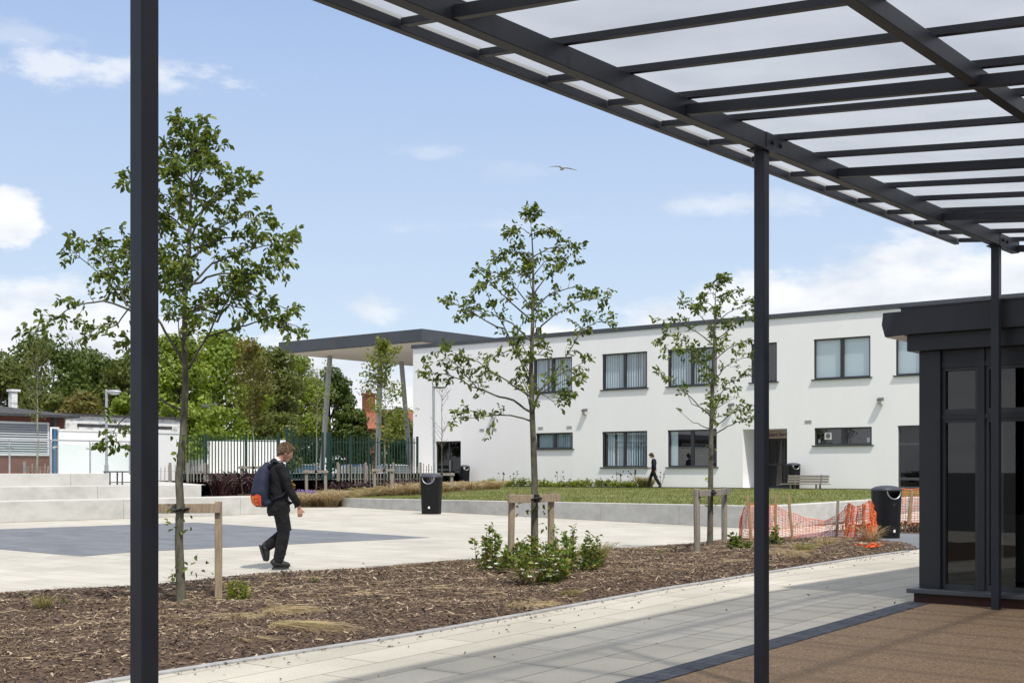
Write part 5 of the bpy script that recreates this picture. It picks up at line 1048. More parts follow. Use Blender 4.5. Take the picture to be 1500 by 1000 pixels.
def house():
    Y = 122; a = at(505, 690, Y); b = at(606, 690, Y); z0 = 1.0; ze = at(0, 628, Y).z; zr = at(0, 598, Y).z; d = (b-a).normalized(); n = Vector((-d.y, d.x, 0))
    if n.dot(FV) < 0: n = -n
    r = thing('brick_house', (a.x, a.y, z0), 'distant brick house with clay tiled roof and chimney beyond the leaning columns', 'house'); A = Vector((a.x, a.y, 0)); B = Vector((b.x, b.y, 0))
    MB().prism([A+UP*z0, B+UP*z0, B+n*8+UP*z0, A+n*8+UP*z0], (0, 0, ze-z0)).build('wall', M['chimney_brick'], r)
    o = d*.4; e = UP*(ze+.01); k = UP*(zr+.01)
    rf = MB().add([A-o-n*.4+e, B+o-n*.4+e, B+o+n*4+k, A-o+n*4+k, B+o+n*8.4+e, A-o+n*8.4+e], [(0, 1, 2, 3), (3, 2, 4, 5), (0, 3, 5), (1, 4, 2), (0, 5, 4, 1)]).build('roof', M['tile_roof'], r)
    c = at(540, 690, Y+4); zt = at(0, 579, Y+4).z; ch = MB().box((c.x-.5, c.y-.42, ze+.5), (c.x+.5, c.y+.42, zt)).box((c.x-.58, c.y-.5, zt+.001), (c.x+.58, c.y+.5, zt+.22)).build('chimney', M['chimney_brick'], rf)
    for q in (-.3, 0, .3): MB().lathe((c.x+q, c.y, zt+.221), [(.10, 0), (.085, .3), (.11, .34)], 10).build('chimney_pot', M['tile_roof'], ch)
house()
def balustrade():
    x = -35.2; r = thing('glass_balustrade', (x, 12, 1.25), 'frameless glass balustrade with steel handrail along the top of the seating steps', 'balustrade')
    P_ = [onX(px, 690, x).y for px in (-56, 14, 75, 132, 190, 248)]; y1 = P_[4]+.5
    for y in P_[:5]:
        p = MB().tube([(x, y, 1.25), (x, y, 2.22)], .028, 10).tube([(x-.03, y, 2.2), (x-.03, y, 2.28)], .012, 6).build('post', M['galv'], r)
        for s in (-1, 1): MB().box((x-.03, y+s*.035-.0, 2.03), (x+.03, y+s*.125, 2.07)).build('glass_clamp', M['galv'], p)
    for a, b in zip(P_[:4], P_[1:5]): MB().box((x-.006, a+.05, 1.32), (x+.006, b-.05, 2.18)).build('glass_panel', M['balu_glass'], r)
    MB().tube([(x, P_[0]-.3, 2.295), (x, y1, 2.295)], .024, 10).build('handrail', M['galv'], r)
balustrade()
def steel_bench():
    x = -35.9; ya, yb = onX(160.5, 690, x).y, onX(216, 690, x).y; zt = 1.36; r = thing('steel_rail_seat', (x, ya, .9), 'dark steel rail seat beyond the end of the top seating step', 'seat'); m = M['lamp_body']
    MB().box((x-.35, ya, zt-.05), (x+.0, yb, zt)).build('seat', m, r)
    for y in (ya+.04, ya+.5, yb-.3):
        for xx in (x-.04, x-.32): MB().box((xx-.02, y-.02, .9), (xx+.02, y+.02, zt-.051)).build('leg', m, r)
    MB().box((x-.055, ya+.061, .98), (x-.025, yb-.32, 1.01)).build('stretcher', m, r)
steel_bench()
def lamps():
    Y = 49; b = at(156, 692, Y); t = at(155.3, 570, Y); r = thing('street_lamp', b, 'grey street lamp with a single flat head at the left behind the steps', 'street lamp', 'lamp posts around the plaza')
    MB().tube([Vector((b.x, b.y, 1.15)), Vector((b.x, b.y, 1.6))], .075, 12).tube([Vector((b.x, b.y, 1.6)), Vector((b.x, b.y, t.z))], .05, 12).build('pole', M['galv'], r, smooth=False)
    h = Vector((b.x, b.y, t.z-.12)); hd = MB().ball(h+RV*.28+UP*.02, (.30, .13, .085), 16, 10, rot=Euler((0, 0, TH))).build('lamp_head', M['galv'], r, smooth=True)
    MB().ball(h+RV*.32-UP*.04, (.20, .10, .05), 12, 8, rot=Euler((0, 0, TH))).build('lens', M['vent'], hd, smooth=True)
    Y = 72; b = at(307, 690, Y); b.z = .3; t = at(307, 595, Y); r = thing('floodlight_pole', b, 'slim pole with two black floodlight heads behind the green fence', 'lamp post', 'lamp posts around the plaza')
    MB().tube([b, t], [.09, .07], 12).build('pole', M['galv'], r)
    for s in (-1, 1): hd = MB().beam(t+RV*s*.06+UP*.02, t+RV*s*.42+UP*(.10 if s > 0 else .03), .30, .16).build('floodlight', M['lamp_body'], r, bevel=.02)
    Y = 52; b = at(636.5, 712, Y); b.z = .38; t = at(635, 564, Y); r = thing('street_lamp', b, 'grey street lamp in front of the left end of the school building', 'street lamp', 'lamp posts around the plaza')
    MB().tube([b, t], .055, 12).build('pole', M['galv'], r); MB().ball(t+RV*.24-UP*.06, (.30, .13, .085), 16, 10, rot=Euler((0, 0, TH))).build('lamp_head', M['galv'], r, smooth=True)
lamps()
# ------------------------------------------------------------------ parked cars seen through the fence
def car(label, p, rz, paint):
    r = thing('parked_car', p, label, 'car', 'cars parked behind the fence', rz)
    def loft(secs, nm, m, par, sm=True): mb = MB(); n = len(secs[0]); vs = [v for s_ in secs for v in s_]; fs = [(i*n+k, i*n+(k+1) % n, (i+1)*n+(k+1) % n, (i+1)*n+k) for i in range(len(secs)-1) for k in range(n)]+[tuple(range(n)), tuple((len(secs)-1)*n+k for k in range(n))]; mb.add(vs, fs); return mb.build(nm, m, par, smooth=False, local=True, bevel=.03)
    prof = [(-2.0, .45, .80), (-1.95, .30, .92), (-1.3, .24, .98), (0, .22, .98), (1.1, .24, .94), (1.85, .28, .78), (2.05, .42, .66)]
    body = loft([[(x, -.84+(.08 if abs(x) > 1.9 else 0), lo), (x, .84-(.08 if abs(x) > 1.9 else 0), lo), (x, .86-(.08 if abs(x) > 1.9 else 0), (lo+hi)/2), (x, .78-(.08 if abs(x) > 1.9 else 0), hi), (x, -.78+(.08 if abs(x) > 1.9 else 0), hi), (x, -.86+(.08 if abs(x) > 1.9 else 0), (lo+hi)/2)] for x, lo, hi in prof], 'body', paint, r)
    loft([[(x, -w0, z0), (x, w0, z0), (x+dx, w1, z1), (x+dx, -w1, z1)] for x, w0, z0, dx, w1, z1 in ((-1.85, .72, .93, .1, .66, 1.0), (-1.45, .74, .95, .12, .60, 1.42), (.1, .74, .95, 0, .60, 1.44), (1.15, .74, .92, -.45, .60, 1.36), (1.25, .73, .91, 0, .70, .95))], 'windows', M['car_glass'], r)
    loft([[(x, -.60, z), (x, .60, z), (x, .56, z+.035), (x, -.56, z+.035)] for x, z in ((-1.4, 1.41), (-.6, 1.45), (.2, 1.445), (.72, 1.37))], 'roof', paint, r)
    for x in (-1.28, 1.28):
        for s in (-1, 1):
            w = MB().tube([(x, s*.68, .31), (x, s*.87, .31)], .31, 20, side=(1, 0, 0)).build('wheel', M['tyre'], r, local=True); MB().tube([(x, s*.871, .31), (x, s*.885, .31)], .19, 16, side=(1, 0, 0)).build('rim', M['galv'], w, local=True)
    for s in (-1, 1):
        MB().box((2.0, s*.66-.12, .50), (2.075, s*.66+.12, .62)).build('headlight', M['label'], r, local=True); MB().box((-2.05, s*.68-.08, .58), (-1.985, s*.68+.08, .80)).build('tail_light', M['lamp_red'], r, local=True)
    MB().box((-2.04, -.25, .48), (-1.99, .25, .59)).build('number_plate', M['label'], r, local=True)
for lab, px, Y, rz, pm in (('blue hatchback parked behind the paling fence, left of the middle column', 516, 80, .35, 'car_blue'), ('silver car parked beyond the tall gate posts, just right of the boy', 440, 78, .5, 'car_silver'), ('white car parked behind the paling fence near the school corner', 572, 81, .5, 'car_white')):
    p = at(px, 690, Y); p.z = .305; car(lab, p, TH+PI/2+rz, M[pm])

# ------------------------------------------------------------------ litter bins and bench
def bin_(label, p, h, w, rot, label_side=True, lit=True):
    r = thing('litter_bin', p, label, 'bin', 'black litter bins', rot); s = h/1.07; R = w/2
    mb = MB().lathe((0, 0, 0), [(R*.84, 0), (R*.87, .015*s), (R*.90, .3*s), (R*.97, .70*s), (R, .95*s)], 48, sq=3.2)
    body = mb.build('body', M['bin'], r, smooth=True, local=True)
    cut = MB().tube([(-R*1.3, 0, .955*s), (R*1.3, 0, .955*s)], R*.60, 40, side=(0, 1, 0)).build('cutter', M['bin'], None, local=True)
    bo = body.modifiers.new('opening', 'BOOLEAN'); bo.operation = 'DIFFERENCE'; bo.object = cut; bo.solver = 'EXACT'
    bpy.context.view_layer.update(); cut.parent = r; bpy.context.view_layer.update(); dg = bpy.context.evaluated_depsgraph_get(); me = bpy.data.meshes.new_from_object(body.evaluated_get(dg)); body.modifiers.clear(); body.data = me; bpy.data.objects.remove(cut)
    for f in me.polygons: f.use_smooth = False
    me.materials.clear(); me.materials.append(M['bin'])
    MB().lathe((0, 0, .951*s), [(R*1.03, 0), (R*1.04, .022*s), (R*.98, .05*s), (R*.75, .085*s), (R*.4, .105*s), (.01, .112*s)], 40, sq=3.0).build('lid', M['bin_lid'], r, smooth=True, local=True)
    rim = MB(); pts = [(0, R*.60*math.cos(t), .949*s-R*.60*math.sin(t)) for t in [PI*i/20 for i in range(21)]]
    for sx in (-1, 1):
        q = []
        for (_, y, z) in pts:
            xx = R*(.985-.03*(1-z/(.95*s)))*max(.0, 1-abs(y/R)**3.2)**(1/3.2); q.append((sx*(xx+.004), y, z))
        MB().tube(q, .012*s, 6, cap=True).build('rim', M['silver_rim'], r, local=True)
    for sx in (-1, 1): MB().box((sx*R*.93-.012, -.015, .66*s), (sx*R*.93+.012, .015, .70*s)).build('lock', M['bin_lid'], r, local=True)
    return r
b1 = gr(1298.5, 788); bin_('tall black litter bin beside the bunched orange net', b1, 1.075, .53, TH-PI/2+.34)
MBl = MB().box((-.022, -.003, 0), (.022, .0, .05))
def sticker(binr, dist, ang, z, s=1.0):
    c = OFF[binr.name]; q = c+Vector((math.cos(ang), math.sin(ang), 0))*dist; a = Vector((-math.sin(ang), math.cos(ang), 0))*.024*s; o = MB().prism([q-a+UP*z, q+a+UP*z, q+a+UP*(z+.055*s), q-a+UP*(z+.055*s)], Vector((math.cos(ang), math.sin(ang), 0))*.006)
    ob = o.build('sticker', M['label'], None); ob.parent = binr; ob.matrix_parent_inverse = (Matrix.Translation(c) @ Matrix.Rotation(binr.rotation_euler.z, 4, 'Z')).inverted()
B1 = bpy.data.objects['litter_bin']; sticker(B1, .262, TH-PI/2+.33, .13)
b2 = gr(632, 752.5); B2 = bin_('black litter bin standing against the left end of the low concrete wall', b2, 1.30, .66, TH-PI/2-.27); sticker(B2, .32, TH-PI/2-.18, .18, 1.2)
b3 = onY(680.5, 700, 57.3); b3.z = .44; bin_('black litter bin beside the school end door', b3, 1.30, .58, TH-1.2)
b4 = onY(1162, 700, 57.5); b4.z = .5; bin_('rounded dark bin beside the porch, behind the timber bench', b4, 1.28, .62, TH-1.3)
def bench():
    xa, xb = onY(1153, 700, 56.6).x, onY(1213, 700, 56.6).x; y = 56.6; z0 = .5; r = thing('timber_bench', ((xa+xb)/2, y, z0), 'slatted timber bench against the white wall beside the porch', 'bench'); m = M['wood_grey']
    for k in range(3): MB().box((xa-.15, y-.45+k*.15, z0+.22), (xb+.15, y-.33+k*.15, z0+.26)).build('seat_slat', m, r, bevel=.005)
    for k in range(3): MB().beam((xa, y+.06+k*.03, z0+.35+k*.13), (xb, y+.06+k*.03, z0+.35+k*.13), .035, .105).build('back_slat', m, r, bevel=.005)
    for x in (xa+.35, xb-.45):
        MB().box((x, y-.44, z0), (x+.07, y-.38, z0+.219)).box((x, y-.02, z0), (x+.07, y+.04, z0+.219)).build('leg', M['lamp_body'], r); MB().beam((x+.035, y+.05, z0+.2), (x+.035, y+.16, z0+.68), .07, .05).build('back_support', M['lamp_body'], r)
bench()
# ------------------------------------------------------------------ orange safety net and its stakes
def nets():
    st = [((1095, 726), (1101, 802), 22.6, 'leftmost stake of the orange net, between the maple and the second post', 'wood_orange', .05), ((1136, 724), (1136, 795), 23.6, 'stake of the orange net just right of the second canopy post', 'wood_orange', .045),
          ((1154.6, 722), (1161.6, 797), 23.5, 'leaning pale stake, third along the orange net', 'wood_orange', .045), ((1227.6, 732), (1225, 799), 23.4, 'grey stake at the sagging middle of the orange net', 'wood_grey', .045),
          ((1244, 736), (1237, 799), 23.2, 'tilted orange-brown stake left in the bunched net', 'wood_orange', .05), ((1265.6, 737), (1264, 803), 22.5, 'upright stake in the middle of the bunched net', 'wood_orange', .05),
          ((1274, 732), (1281, 802), 22.6, 'stake leaning toward the litter bin at the net end', 'wood_orange', .05), ((1336, 718), (1330, 774), 29.6, 'reddish stake holding the net right of the litter bin', 'wood_orange', .07)]
    for (a, b, Y, lab, m, w) in st:
        bb = at(b[0], b[1], Y); bb.z = .0; t = at(a[0], a[1], Y); o = MB().beam(bb, t, w, w*.8, up=FV).build('net_stake', M[m], loc=bb, bevel=.004); tag(o, lab, 'stake', 'stakes of the orange safety net')
    def net(label, stn, rows, cell, r0=.0048, seed=1, wob=.03, floor=.012):
        rg = np.random.default_rng(seed); T = []; Bt = []
        for i in range(len(stn)-1):
            x0, t0, b0, Y0 = stn[i]; x1, t1, b1_, Y1 = stn[i+1]; n = max(1, int(round((at(x1, t1, Y1)-at(x0, t0, Y0)).length/cell)))
            for k in range(n+(i == len(stn)-2)): f = k/n; T.append(at(x0+(x1-x0)*f, t0+(t1-t0)*f, Y0+(Y1-Y0)*f)); Bt.append(at(x0+(x1-x0)*f, b0+(b1_-b0)*f, Y0+(Y1-Y0)*f))
        n = len(T); G = np.zeros((n, rows+1, 3)); ph = rg.uniform(0, 6, 4)
        for i in range(n):
            for j in range(rows+1):
                p = T[i].lerp(Bt[i], j/rows); q = FV*(wob*math.sin(i*.55+ph[0]+j*.3)+wob*.6*math.sin(i*1.3+j*.7+ph[1]))*(1 if 0 else .9)+UP*.010*math.sin(i*.9+ph[2]+j); p = p+q; p.z = max(p.z, floor); G[i, j] = p
        G += rg.normal(0, .005, G.shape); V = []
        def strand(p, q, w):
            d = q-p; d = d/max(np.linalg.norm(d), 1e-6); s = np.cross(d, np.array(FV)); s = s/max(np.linalg.norm(s), 1e-6)*w; f = np.array(FV)*w*.5
            V.append([p+s, p-s*.5+f, p-s*.5-f, q+s, q-s*.5+f, q-s*.5-f])
        for i in range(n):
            for j in range(rows+1):
                if i < n-1: strand(G[i, j], G[i+1, j], r0*1.25 if j not in (0, rows) else r0*1.8)
                if j < rows: strand(G[i, j], G[i, j+1], r0)
        base = np.array(at(stn[0][0], 700, stn[0][3])); base[2] = 0
        o = npmesh('safety_net', np.array(V), [(0, 1, 4, 3), (1, 2, 5, 4), (2, 0, 3, 5)], M['net'], loc=Vector(base)); tag(o, label, 'net', 'orange plastic safety nets')
    net('sagging orange safety net stretched between stakes behind the maple and bin', [(1083, 768, 786, 22.9), (1088, 746, 797, 22.8), (1096, 737, 804, 22.6), (1118, 739, 801, 23.1), (1136, 740, 797, 23.6), (1155, 750, 799, 23.5), (1172, 756, 800, 23.7), (1190, 761, 799, 23.8), (1208, 762, 798, 23.7), (1226, 756, 797, 23.4), (1240, 745, 799, 23.1)], 15, .062)
    net('orange safety net bunched around the corner stakes and tuft beside the bin', [(1238, 744, 800, 23.05), (1244, 738, 806, 22.9), (1255, 742, 811, 22.2), (1268, 739, 813, 22.0), (1276, 734, 812, 22.2), (1283, 752, 808, 22.6)], 18, .05, r0=.0062, seed=2, wob=.07)
    net('crumpled foot of the orange net heaped at the bed corner', [(1232, 792, 803, 22.8), (1240, 794, 809, 21.8), (1252, 797, 815, 21.0), (1266, 798, 817, 20.8), (1280, 796, 816, 21.0), (1293, 797, 811, 21.8), (1284, 797, 806, 22.8), (1262, 796, 804, 23.2)], 9, .042, r0=.0065, seed=3, wob=.11, floor=.12)
    net('orange safety net hanging straight behind the bin, by the pavilion', [(1312, 716, 776, 29.9), (1326, 716.5, 777, 29.7), (1340, 716, 776, 29.6), (1362, 716, 776, 29.4)], 17, .066, r0=.0065, seed=4, wob=.02)
nets()
o = MB(); g = mz(737, 858); pts = []
rg_ = random.Random(3)
for i in range(6):
    for j in range(4): pts.append((g.x-.06+i*.024+rg_.gauss(0, .004), g.y-.05+j*.03, g.z+.02+.018*math.sin(i*1.7+j)+rg_.uniform(0, .01)))
o.add(pts, [(i*4+j, i*4+j+1, i*4+j+5, i*4+j+4) for i in range(5) for j in range(3)]); tag(o.build('crumpled_paper', M['paper'], loc=g), 'crumpled white paper lying on the mulch left of the flowering shrubs', 'litter')

# ------------------------------------------------------------------ people
def person_boy():
    p = gr(409, 833.2); head = TH+math.radians(22)
    r = thing('person', p, 'boy in black jacket and trousers walking with head bowed and a backpack', 'person', None, head); r.scale = (1.035,)*3
    B = MB(); z = Vector
    # body: one continuous skin surface (local x forward, y to his left)
    def legs(mb, k, e=0):
        mb.tube([(-.01, -.085, .90), (.02, -.088, .70), (.045, -.085, .50)], [.088*k+e, .074*k+e, .058*k+e], 14); mb.tube([(.045, -.085, .50), (.012, -.085, .32), (-.035, -.085, .10)], [.057*k+e, .056*k+e, .042*k+e], 14)
        mb.tube([(-.01, .085, .90), (.06, .088, .70), (.105, .085, .50)], [.088*k+e, .074*k+e, .058*k+e], 14); mb.tube([(.105, .085, .50), (-.02, .085, .395), (-.165, .085, .30)], [.057*k+e, .056*k+e, .042*k+e], 14)
    SH = [(-.02, -.175, 1.385), (.05, -.215, 1.215), (.105, -.215, 1.06)]; FA = [(.105, -.215, 1.06), (.18, -.205, .935), (.235, -.19, .83)]
    SL = [(-.02, .175, 1.385), (-.03, .205, 1.215), (-.05, .21, 1.06)]; FL = [(-.05, .21, 1.06), (-.03, .20, .935), (.02, .185, .82)]
    B.tube([(-.01, 0, .84), (-.02, 0, 1.02), (-.035, 0, 1.22), (-.04, 0, 1.36), (-.03, 0, 1.43)], [(.10, .15), (.095, .14), (.11, .165), (.09, .15), (.055, .06)], 20, side=(1, 0, 0))
    B.tube([(-.03, 0, 1.40), (.01, 0, 1.49), (.05, 0, 1.53)], [.058, .052, .055], 12); legs(B, .9)
    for q, s in ((SH, .043), (SL, .043)): B.tube(q, [s*1.1, s, s*.85], 12)
    for q in (FA, FL): B.tube(q, [.036, .033, .024], 12)
    c = Vector((.088, 0, 1.582)); tilt = Euler((0, math.radians(28), 0)); Rm = tilt.to_matrix()
    B.ball(c, (.098, .078, .115), 18, 14, rot=tilt); B.ball(c+Rm @ Vector((.035, 0, -.065)), (.058, .052, .062), 12, 10, rot=tilt)
    B.ball(c+Rm @ Vector((.100, 0, -.025)), (.018, .012, .022), 8, 6, rot=tilt)
    for s in (-1, 1): B.ball(c+Rm @ Vector((-.005, s*.078, -.018)), (.020, .009, .030), 8, 6, rot=tilt)
    for s in (-1, 1): B.ball(c+Rm @ Vector((.082, s*.030, .004)), (.014, .016, .010), 8, 6, rot=tilt)
    B.ball(c+Rm @ Vector((.088, 0, -.066)), (.012, .024, .008), 8, 6, rot=tilt)
    # hands: palm, four fingers and a thumb, hanging loosely curled
    for s, w in ((-1, Vector((.235, -.19, .83))), (1, Vector((.02, .185, .82)))):
        d = Vector((.12, 0, -1)).normalized(); f = Vector((1, 0, .12)).normalized(); B.tube([w, w+d*.035, w+d*.085], [(.026, .016), (.036, .016), (.038, .014)], 10, side=tuple(f))
        for k in range(4):
            b = w+d*.082+f*(.028-.018*k); L_ = [.062, .070, .066, .052][k]; e1 = b+(d+Vector((0, -s*.35, 0))).normalized()*L_*.42; e2 = e1+(d*.5-f*.25+Vector((0, -s*1.0, 0))).normalized()*L_*.32; e3 = e2+(d*-.3+Vector((0, -s*.9, 0))-f*.2).normalized()*L_*.26; B.tube([b, e1, e2, e3], [.0088, .0084, .0078, .0065], 8)
        b = w+d*.03+f*.028; e = b+(d*.6+f*.75).normalized()*.032; B.tube([b, e, e+(d*.95+f*.2+Vector((0, -s*.3, 0))).normalized()*.032], [.011, .0095, .008], 8)
    remesh_obj(B, 'body', M['skin'], r, .0075, 3)
    J = MB(); J.tube([(-.0, 0, .745), (-.01, 0, .80), (-.02, 0, .95), (-.025, 0, 1.10), (-.03, 0, 1.24), (-.035, 0, 1.36), (-.03, 0, 1.425), (-.025, 0, 1.455)], [(.150, .185), (.158, .195), (.142, .185), (.132, .178), (.138, .195), (.118, .185), (.085, .12), (.068, .075)], 24, side=(1, 0, 0))
    J.tube([(-.035, -.14, 1.39)]+SH, [.060, .070, .064, .060], 14); J.tube(FA[:-1]+[(.222, -.195, .862)], [.060, .054, .047], 14)
    J.tube([(-.035, .14, 1.39)]+SL, [.060, .070, .064, .060], 14); J.tube(FL[:-1]+[(.01, .19, .85)], [.060, .054, .047], 14)
    J.tube([(-.075, .0, 1.43), (-.085, 0, 1.45), (-.06, 0, 1.475), (-.035, 0, 1.48)], [(.03, .10), (.045, .095), (.04, .08), (.02, .06)], 12, side=(1, 0, 0))
    for zz, dx in ((.90, .035), (1.0, -.02), (1.12, .03)): J.ball((dx+.10, -.09, zz), (.035, .06, .02), 8, 6)
    remesh_obj(J, 'jacket', M['cloth_black'], r, .012, 4)
    C = MB(); C.tube([(-.03, 0, 1.44), (-.008, 0, 1.470), (.004, 0, 1.480)], [.068, .062, .058], 16); C.build('collar', M['shirt'], r, smooth=True, local=True)
    T = MB(); legs(T, 1.04, .026); T.ball((-.015, 0, .84), (.135, .172, .12), 16, 10)
    for q in ((-.01, -.085, .16), (-.13, .085, .325), (-.10, .085, .35), (.01, -.085, .21)): T.ball(q, (.072, .068, .022), 10, 6)
    remesh_obj(T, 'trousers', M['cloth_trouser'], r, .012, 3)
    for nm, a, t, up in (('boot', Vector((-.035, -.085, .06)), Vector((1, -.05, 0)), Vector((0, 0, 1))), ('boot', Vector((-.19, .085, .265)), Vector((.28, 0, -.96)), Vector((.96, 0, .28)))):
        t = t.normalized(); up = (up-t*up.dot(t)).normalized(); sd_ = t.cross(up)
        S_ = MB(); pts = [(-.085, .012), (-.06, .03), (0, .028), (.07, .012), (.135, .0), (.165, -.008)]; S_.tube([a+t*x+up*z_ for x, z_ in pts], [(.045, .040), (.062, .046), (.058, .048), (.048, .050), (.038, .048), (.018, .03)], 14, side=tuple(up))
        ank = Vector((-.035, -.085, .20)) if a.z < .2 else Vector((-.105, .085, .345)); S_.tube([a+up*.0, a.lerp(ank, .6), ank], [.056, .058, .062], 14)
        b = remesh_obj(S_, nm, M['boot'], r, .009, 2)
        so_ = MB(); out = [(-.078, -.026), (-.078, .026), (-.02, .040), (.07, .044), (.13, .030), (.152, 0), (.13, -.030), (.07, -.044), (-.02, -.040)]; so_.prism([a+t*x+sd_*y-up*.048 for x, y in out], up*.022).build('sole', M['sole'], b, local=True, bevel=.004)
    H = MB(); H.ball(c+Rm @ Vector((-.022, 0, .022)), (.105, .091, .108), 20, 14, rot=tilt); H.ball(c+Rm @ Vector((.045, 0, .088)), (.060, .065, .032), 14, 8, rot=tilt); H.ball(c+Rm @ Vector((-.072, 0, -.035)), (.042, .062, .05), 12, 8, rot=tilt)
    rg = random.Random(6)
    for _ in range(240):
        v = Vector((rg.gauss(-.3, 1), rg.gauss(0, 1), rg.gauss(.7, 1))).normalized(); 
        if v.x > .55 and v.z < .5: continue
        if v.z < -.45: continue
        b = Vector((v.x*.103-.022, v.y*.089, v.z*.106+.022)); d = (v+Vector((rg.gauss(.4, .5), rg.gauss(0, .5), rg.gauss(-.1, .4)))).normalized(); H.tube([c+Rm @ b, c+Rm @ (b+d*.018), c+Rm @ (b+d*.026+Vector((.006, 0, -.004)))], [.0055, .004, .0015], 5)
    H.build('hair', M['hair_fair'], r, smooth=False, local=True)
    # backpack: rests on his back, top-level
    cp = W(0, 0)+p; Rz = Matrix.Rotation(head, 3, 'Z')
    bp = thing('backpack', p+Rz @ Vector((-.24, -.02, .84))*1.035, 'navy backpack with an orange printed base on the walking boy back', 'backpack', None, head); bp.scale = (1.035,)*3
    off = Vector((-.24, -.02, .84)); K = MB()
    def o(x, y, z_): return Vector((x, y, z_))-off
    K.tube([o(-.25, -.03, .86), o(-.265, -.03, .92), o(-.27, -.03, 1.04), o(-.25, -.02, 1.20), o(-.21, -.01, 1.33), o(-.17, 0, 1.39), o(-.15, 0, 1.41)], [(.07, .11), (.105, .15), (.115, .165), (.105, .155), (.085, .12), (.05, .07), (.02, .03)], 22, side=(1, 0, 0))
    K.ball(o(-.16, .03, 1.40), (.06, .07, .055), 12, 8); K.ball(o(-.22, -.02, .9), (.12, .15, .06), 12, 8)
    kb = remesh_obj(K, 'bag_body', M['pack'], bp, .012, 4)
    # printed lower panel follows the bag front
    pr = MB(); rows = [(.865, .088, .128, -.252), (.90, .108, .150, -.262), (.95, .117, .162, -.267), (1.03, .121, .169, -.271)]; vs = []
    nA = 18; A0, A1 = math.radians(95), math.radians(262)
    for (zz, rx, ry, cx_) in rows:
        for i in range(nA+1):
            t = A0+(A1-A0)*i/nA; zt_ = zz-(.0 if zz < .99 else .030*abs(math.sin(t*3))); vs.append(o(cx_+math.cos(t)*(rx+.002), -.03+math.sin(t)*(ry+.002), zt_))
    pr.add(vs, [(j*(nA+1)+i, j*(nA+1)+i+1, (j+1)*(nA+1)+i+1, (j+1)*(nA+1)+i) for j in range(len(rows)-1) for i in range(nA)]); pb = pr.build('printed_panel', M['pack_print'], bp, smooth=True, local=True)
    # the partly visible slanted capital letters K and E across the panel
    lt = MB()
    def srf(u, v):
        t = A1-math.radians(16)-u*3.4; zz = .885+v*1.15; k = (zz-.865)/.135; rx = .088+k*.034; ry = .128+k*.042
        return o(-.258-.012*k+math.cos(t)*(rx+.010), -.03+math.sin(t)*(ry+.010), zz)
    def stroke(u0, v0, u1, v1, w=.008):
        n = 5; pts = [srf(u0+(u1-u0)*i/n, v0+(v1-v0)*i/n) for i in range(n+1)]; lt.tube(pts, w*.6, 6)
    for u0, ch in ((.235, 'K'), (.115, 'E')):
        dx = .018
        def L_(a, b, c_, d_): stroke(u0-a*.085-b*dx*1, b*.085, u0-c_*.085-d_*dx*1, d_*.085)
        if ch == 'K': L_(0, 0, 0, 1); L_(0, .45, .8, 1); L_(.2, .55, .9, 0)
        else: L_(0, 0, 0, 1); L_(0, 0, .8, 0); L_(0, .5, .7, .5); L_(0, 1, .8, 1)
    lt.build('letters', M['pack_letter'], pb, local=True)
    for s in (-1, 1):
        ss = MB(); pts = [o(-.17, s*.09, 1.40), o(-.10, s*.115, 1.462), o(-.01, s*.12, 1.465), o(.075, s*.135, 1.40), o(.115, s*.15, 1.27), o(.095, s*.185, 1.12), o(.0, s*.205, 1.0), o(-.13, s*.16, .95)]
        ss.tube(pts, [(.022, .007)]*8, 8, side=(0, 1, 0)); ss.build('strap', M['pack'], bp, smooth=True, local=True)
person_boy()
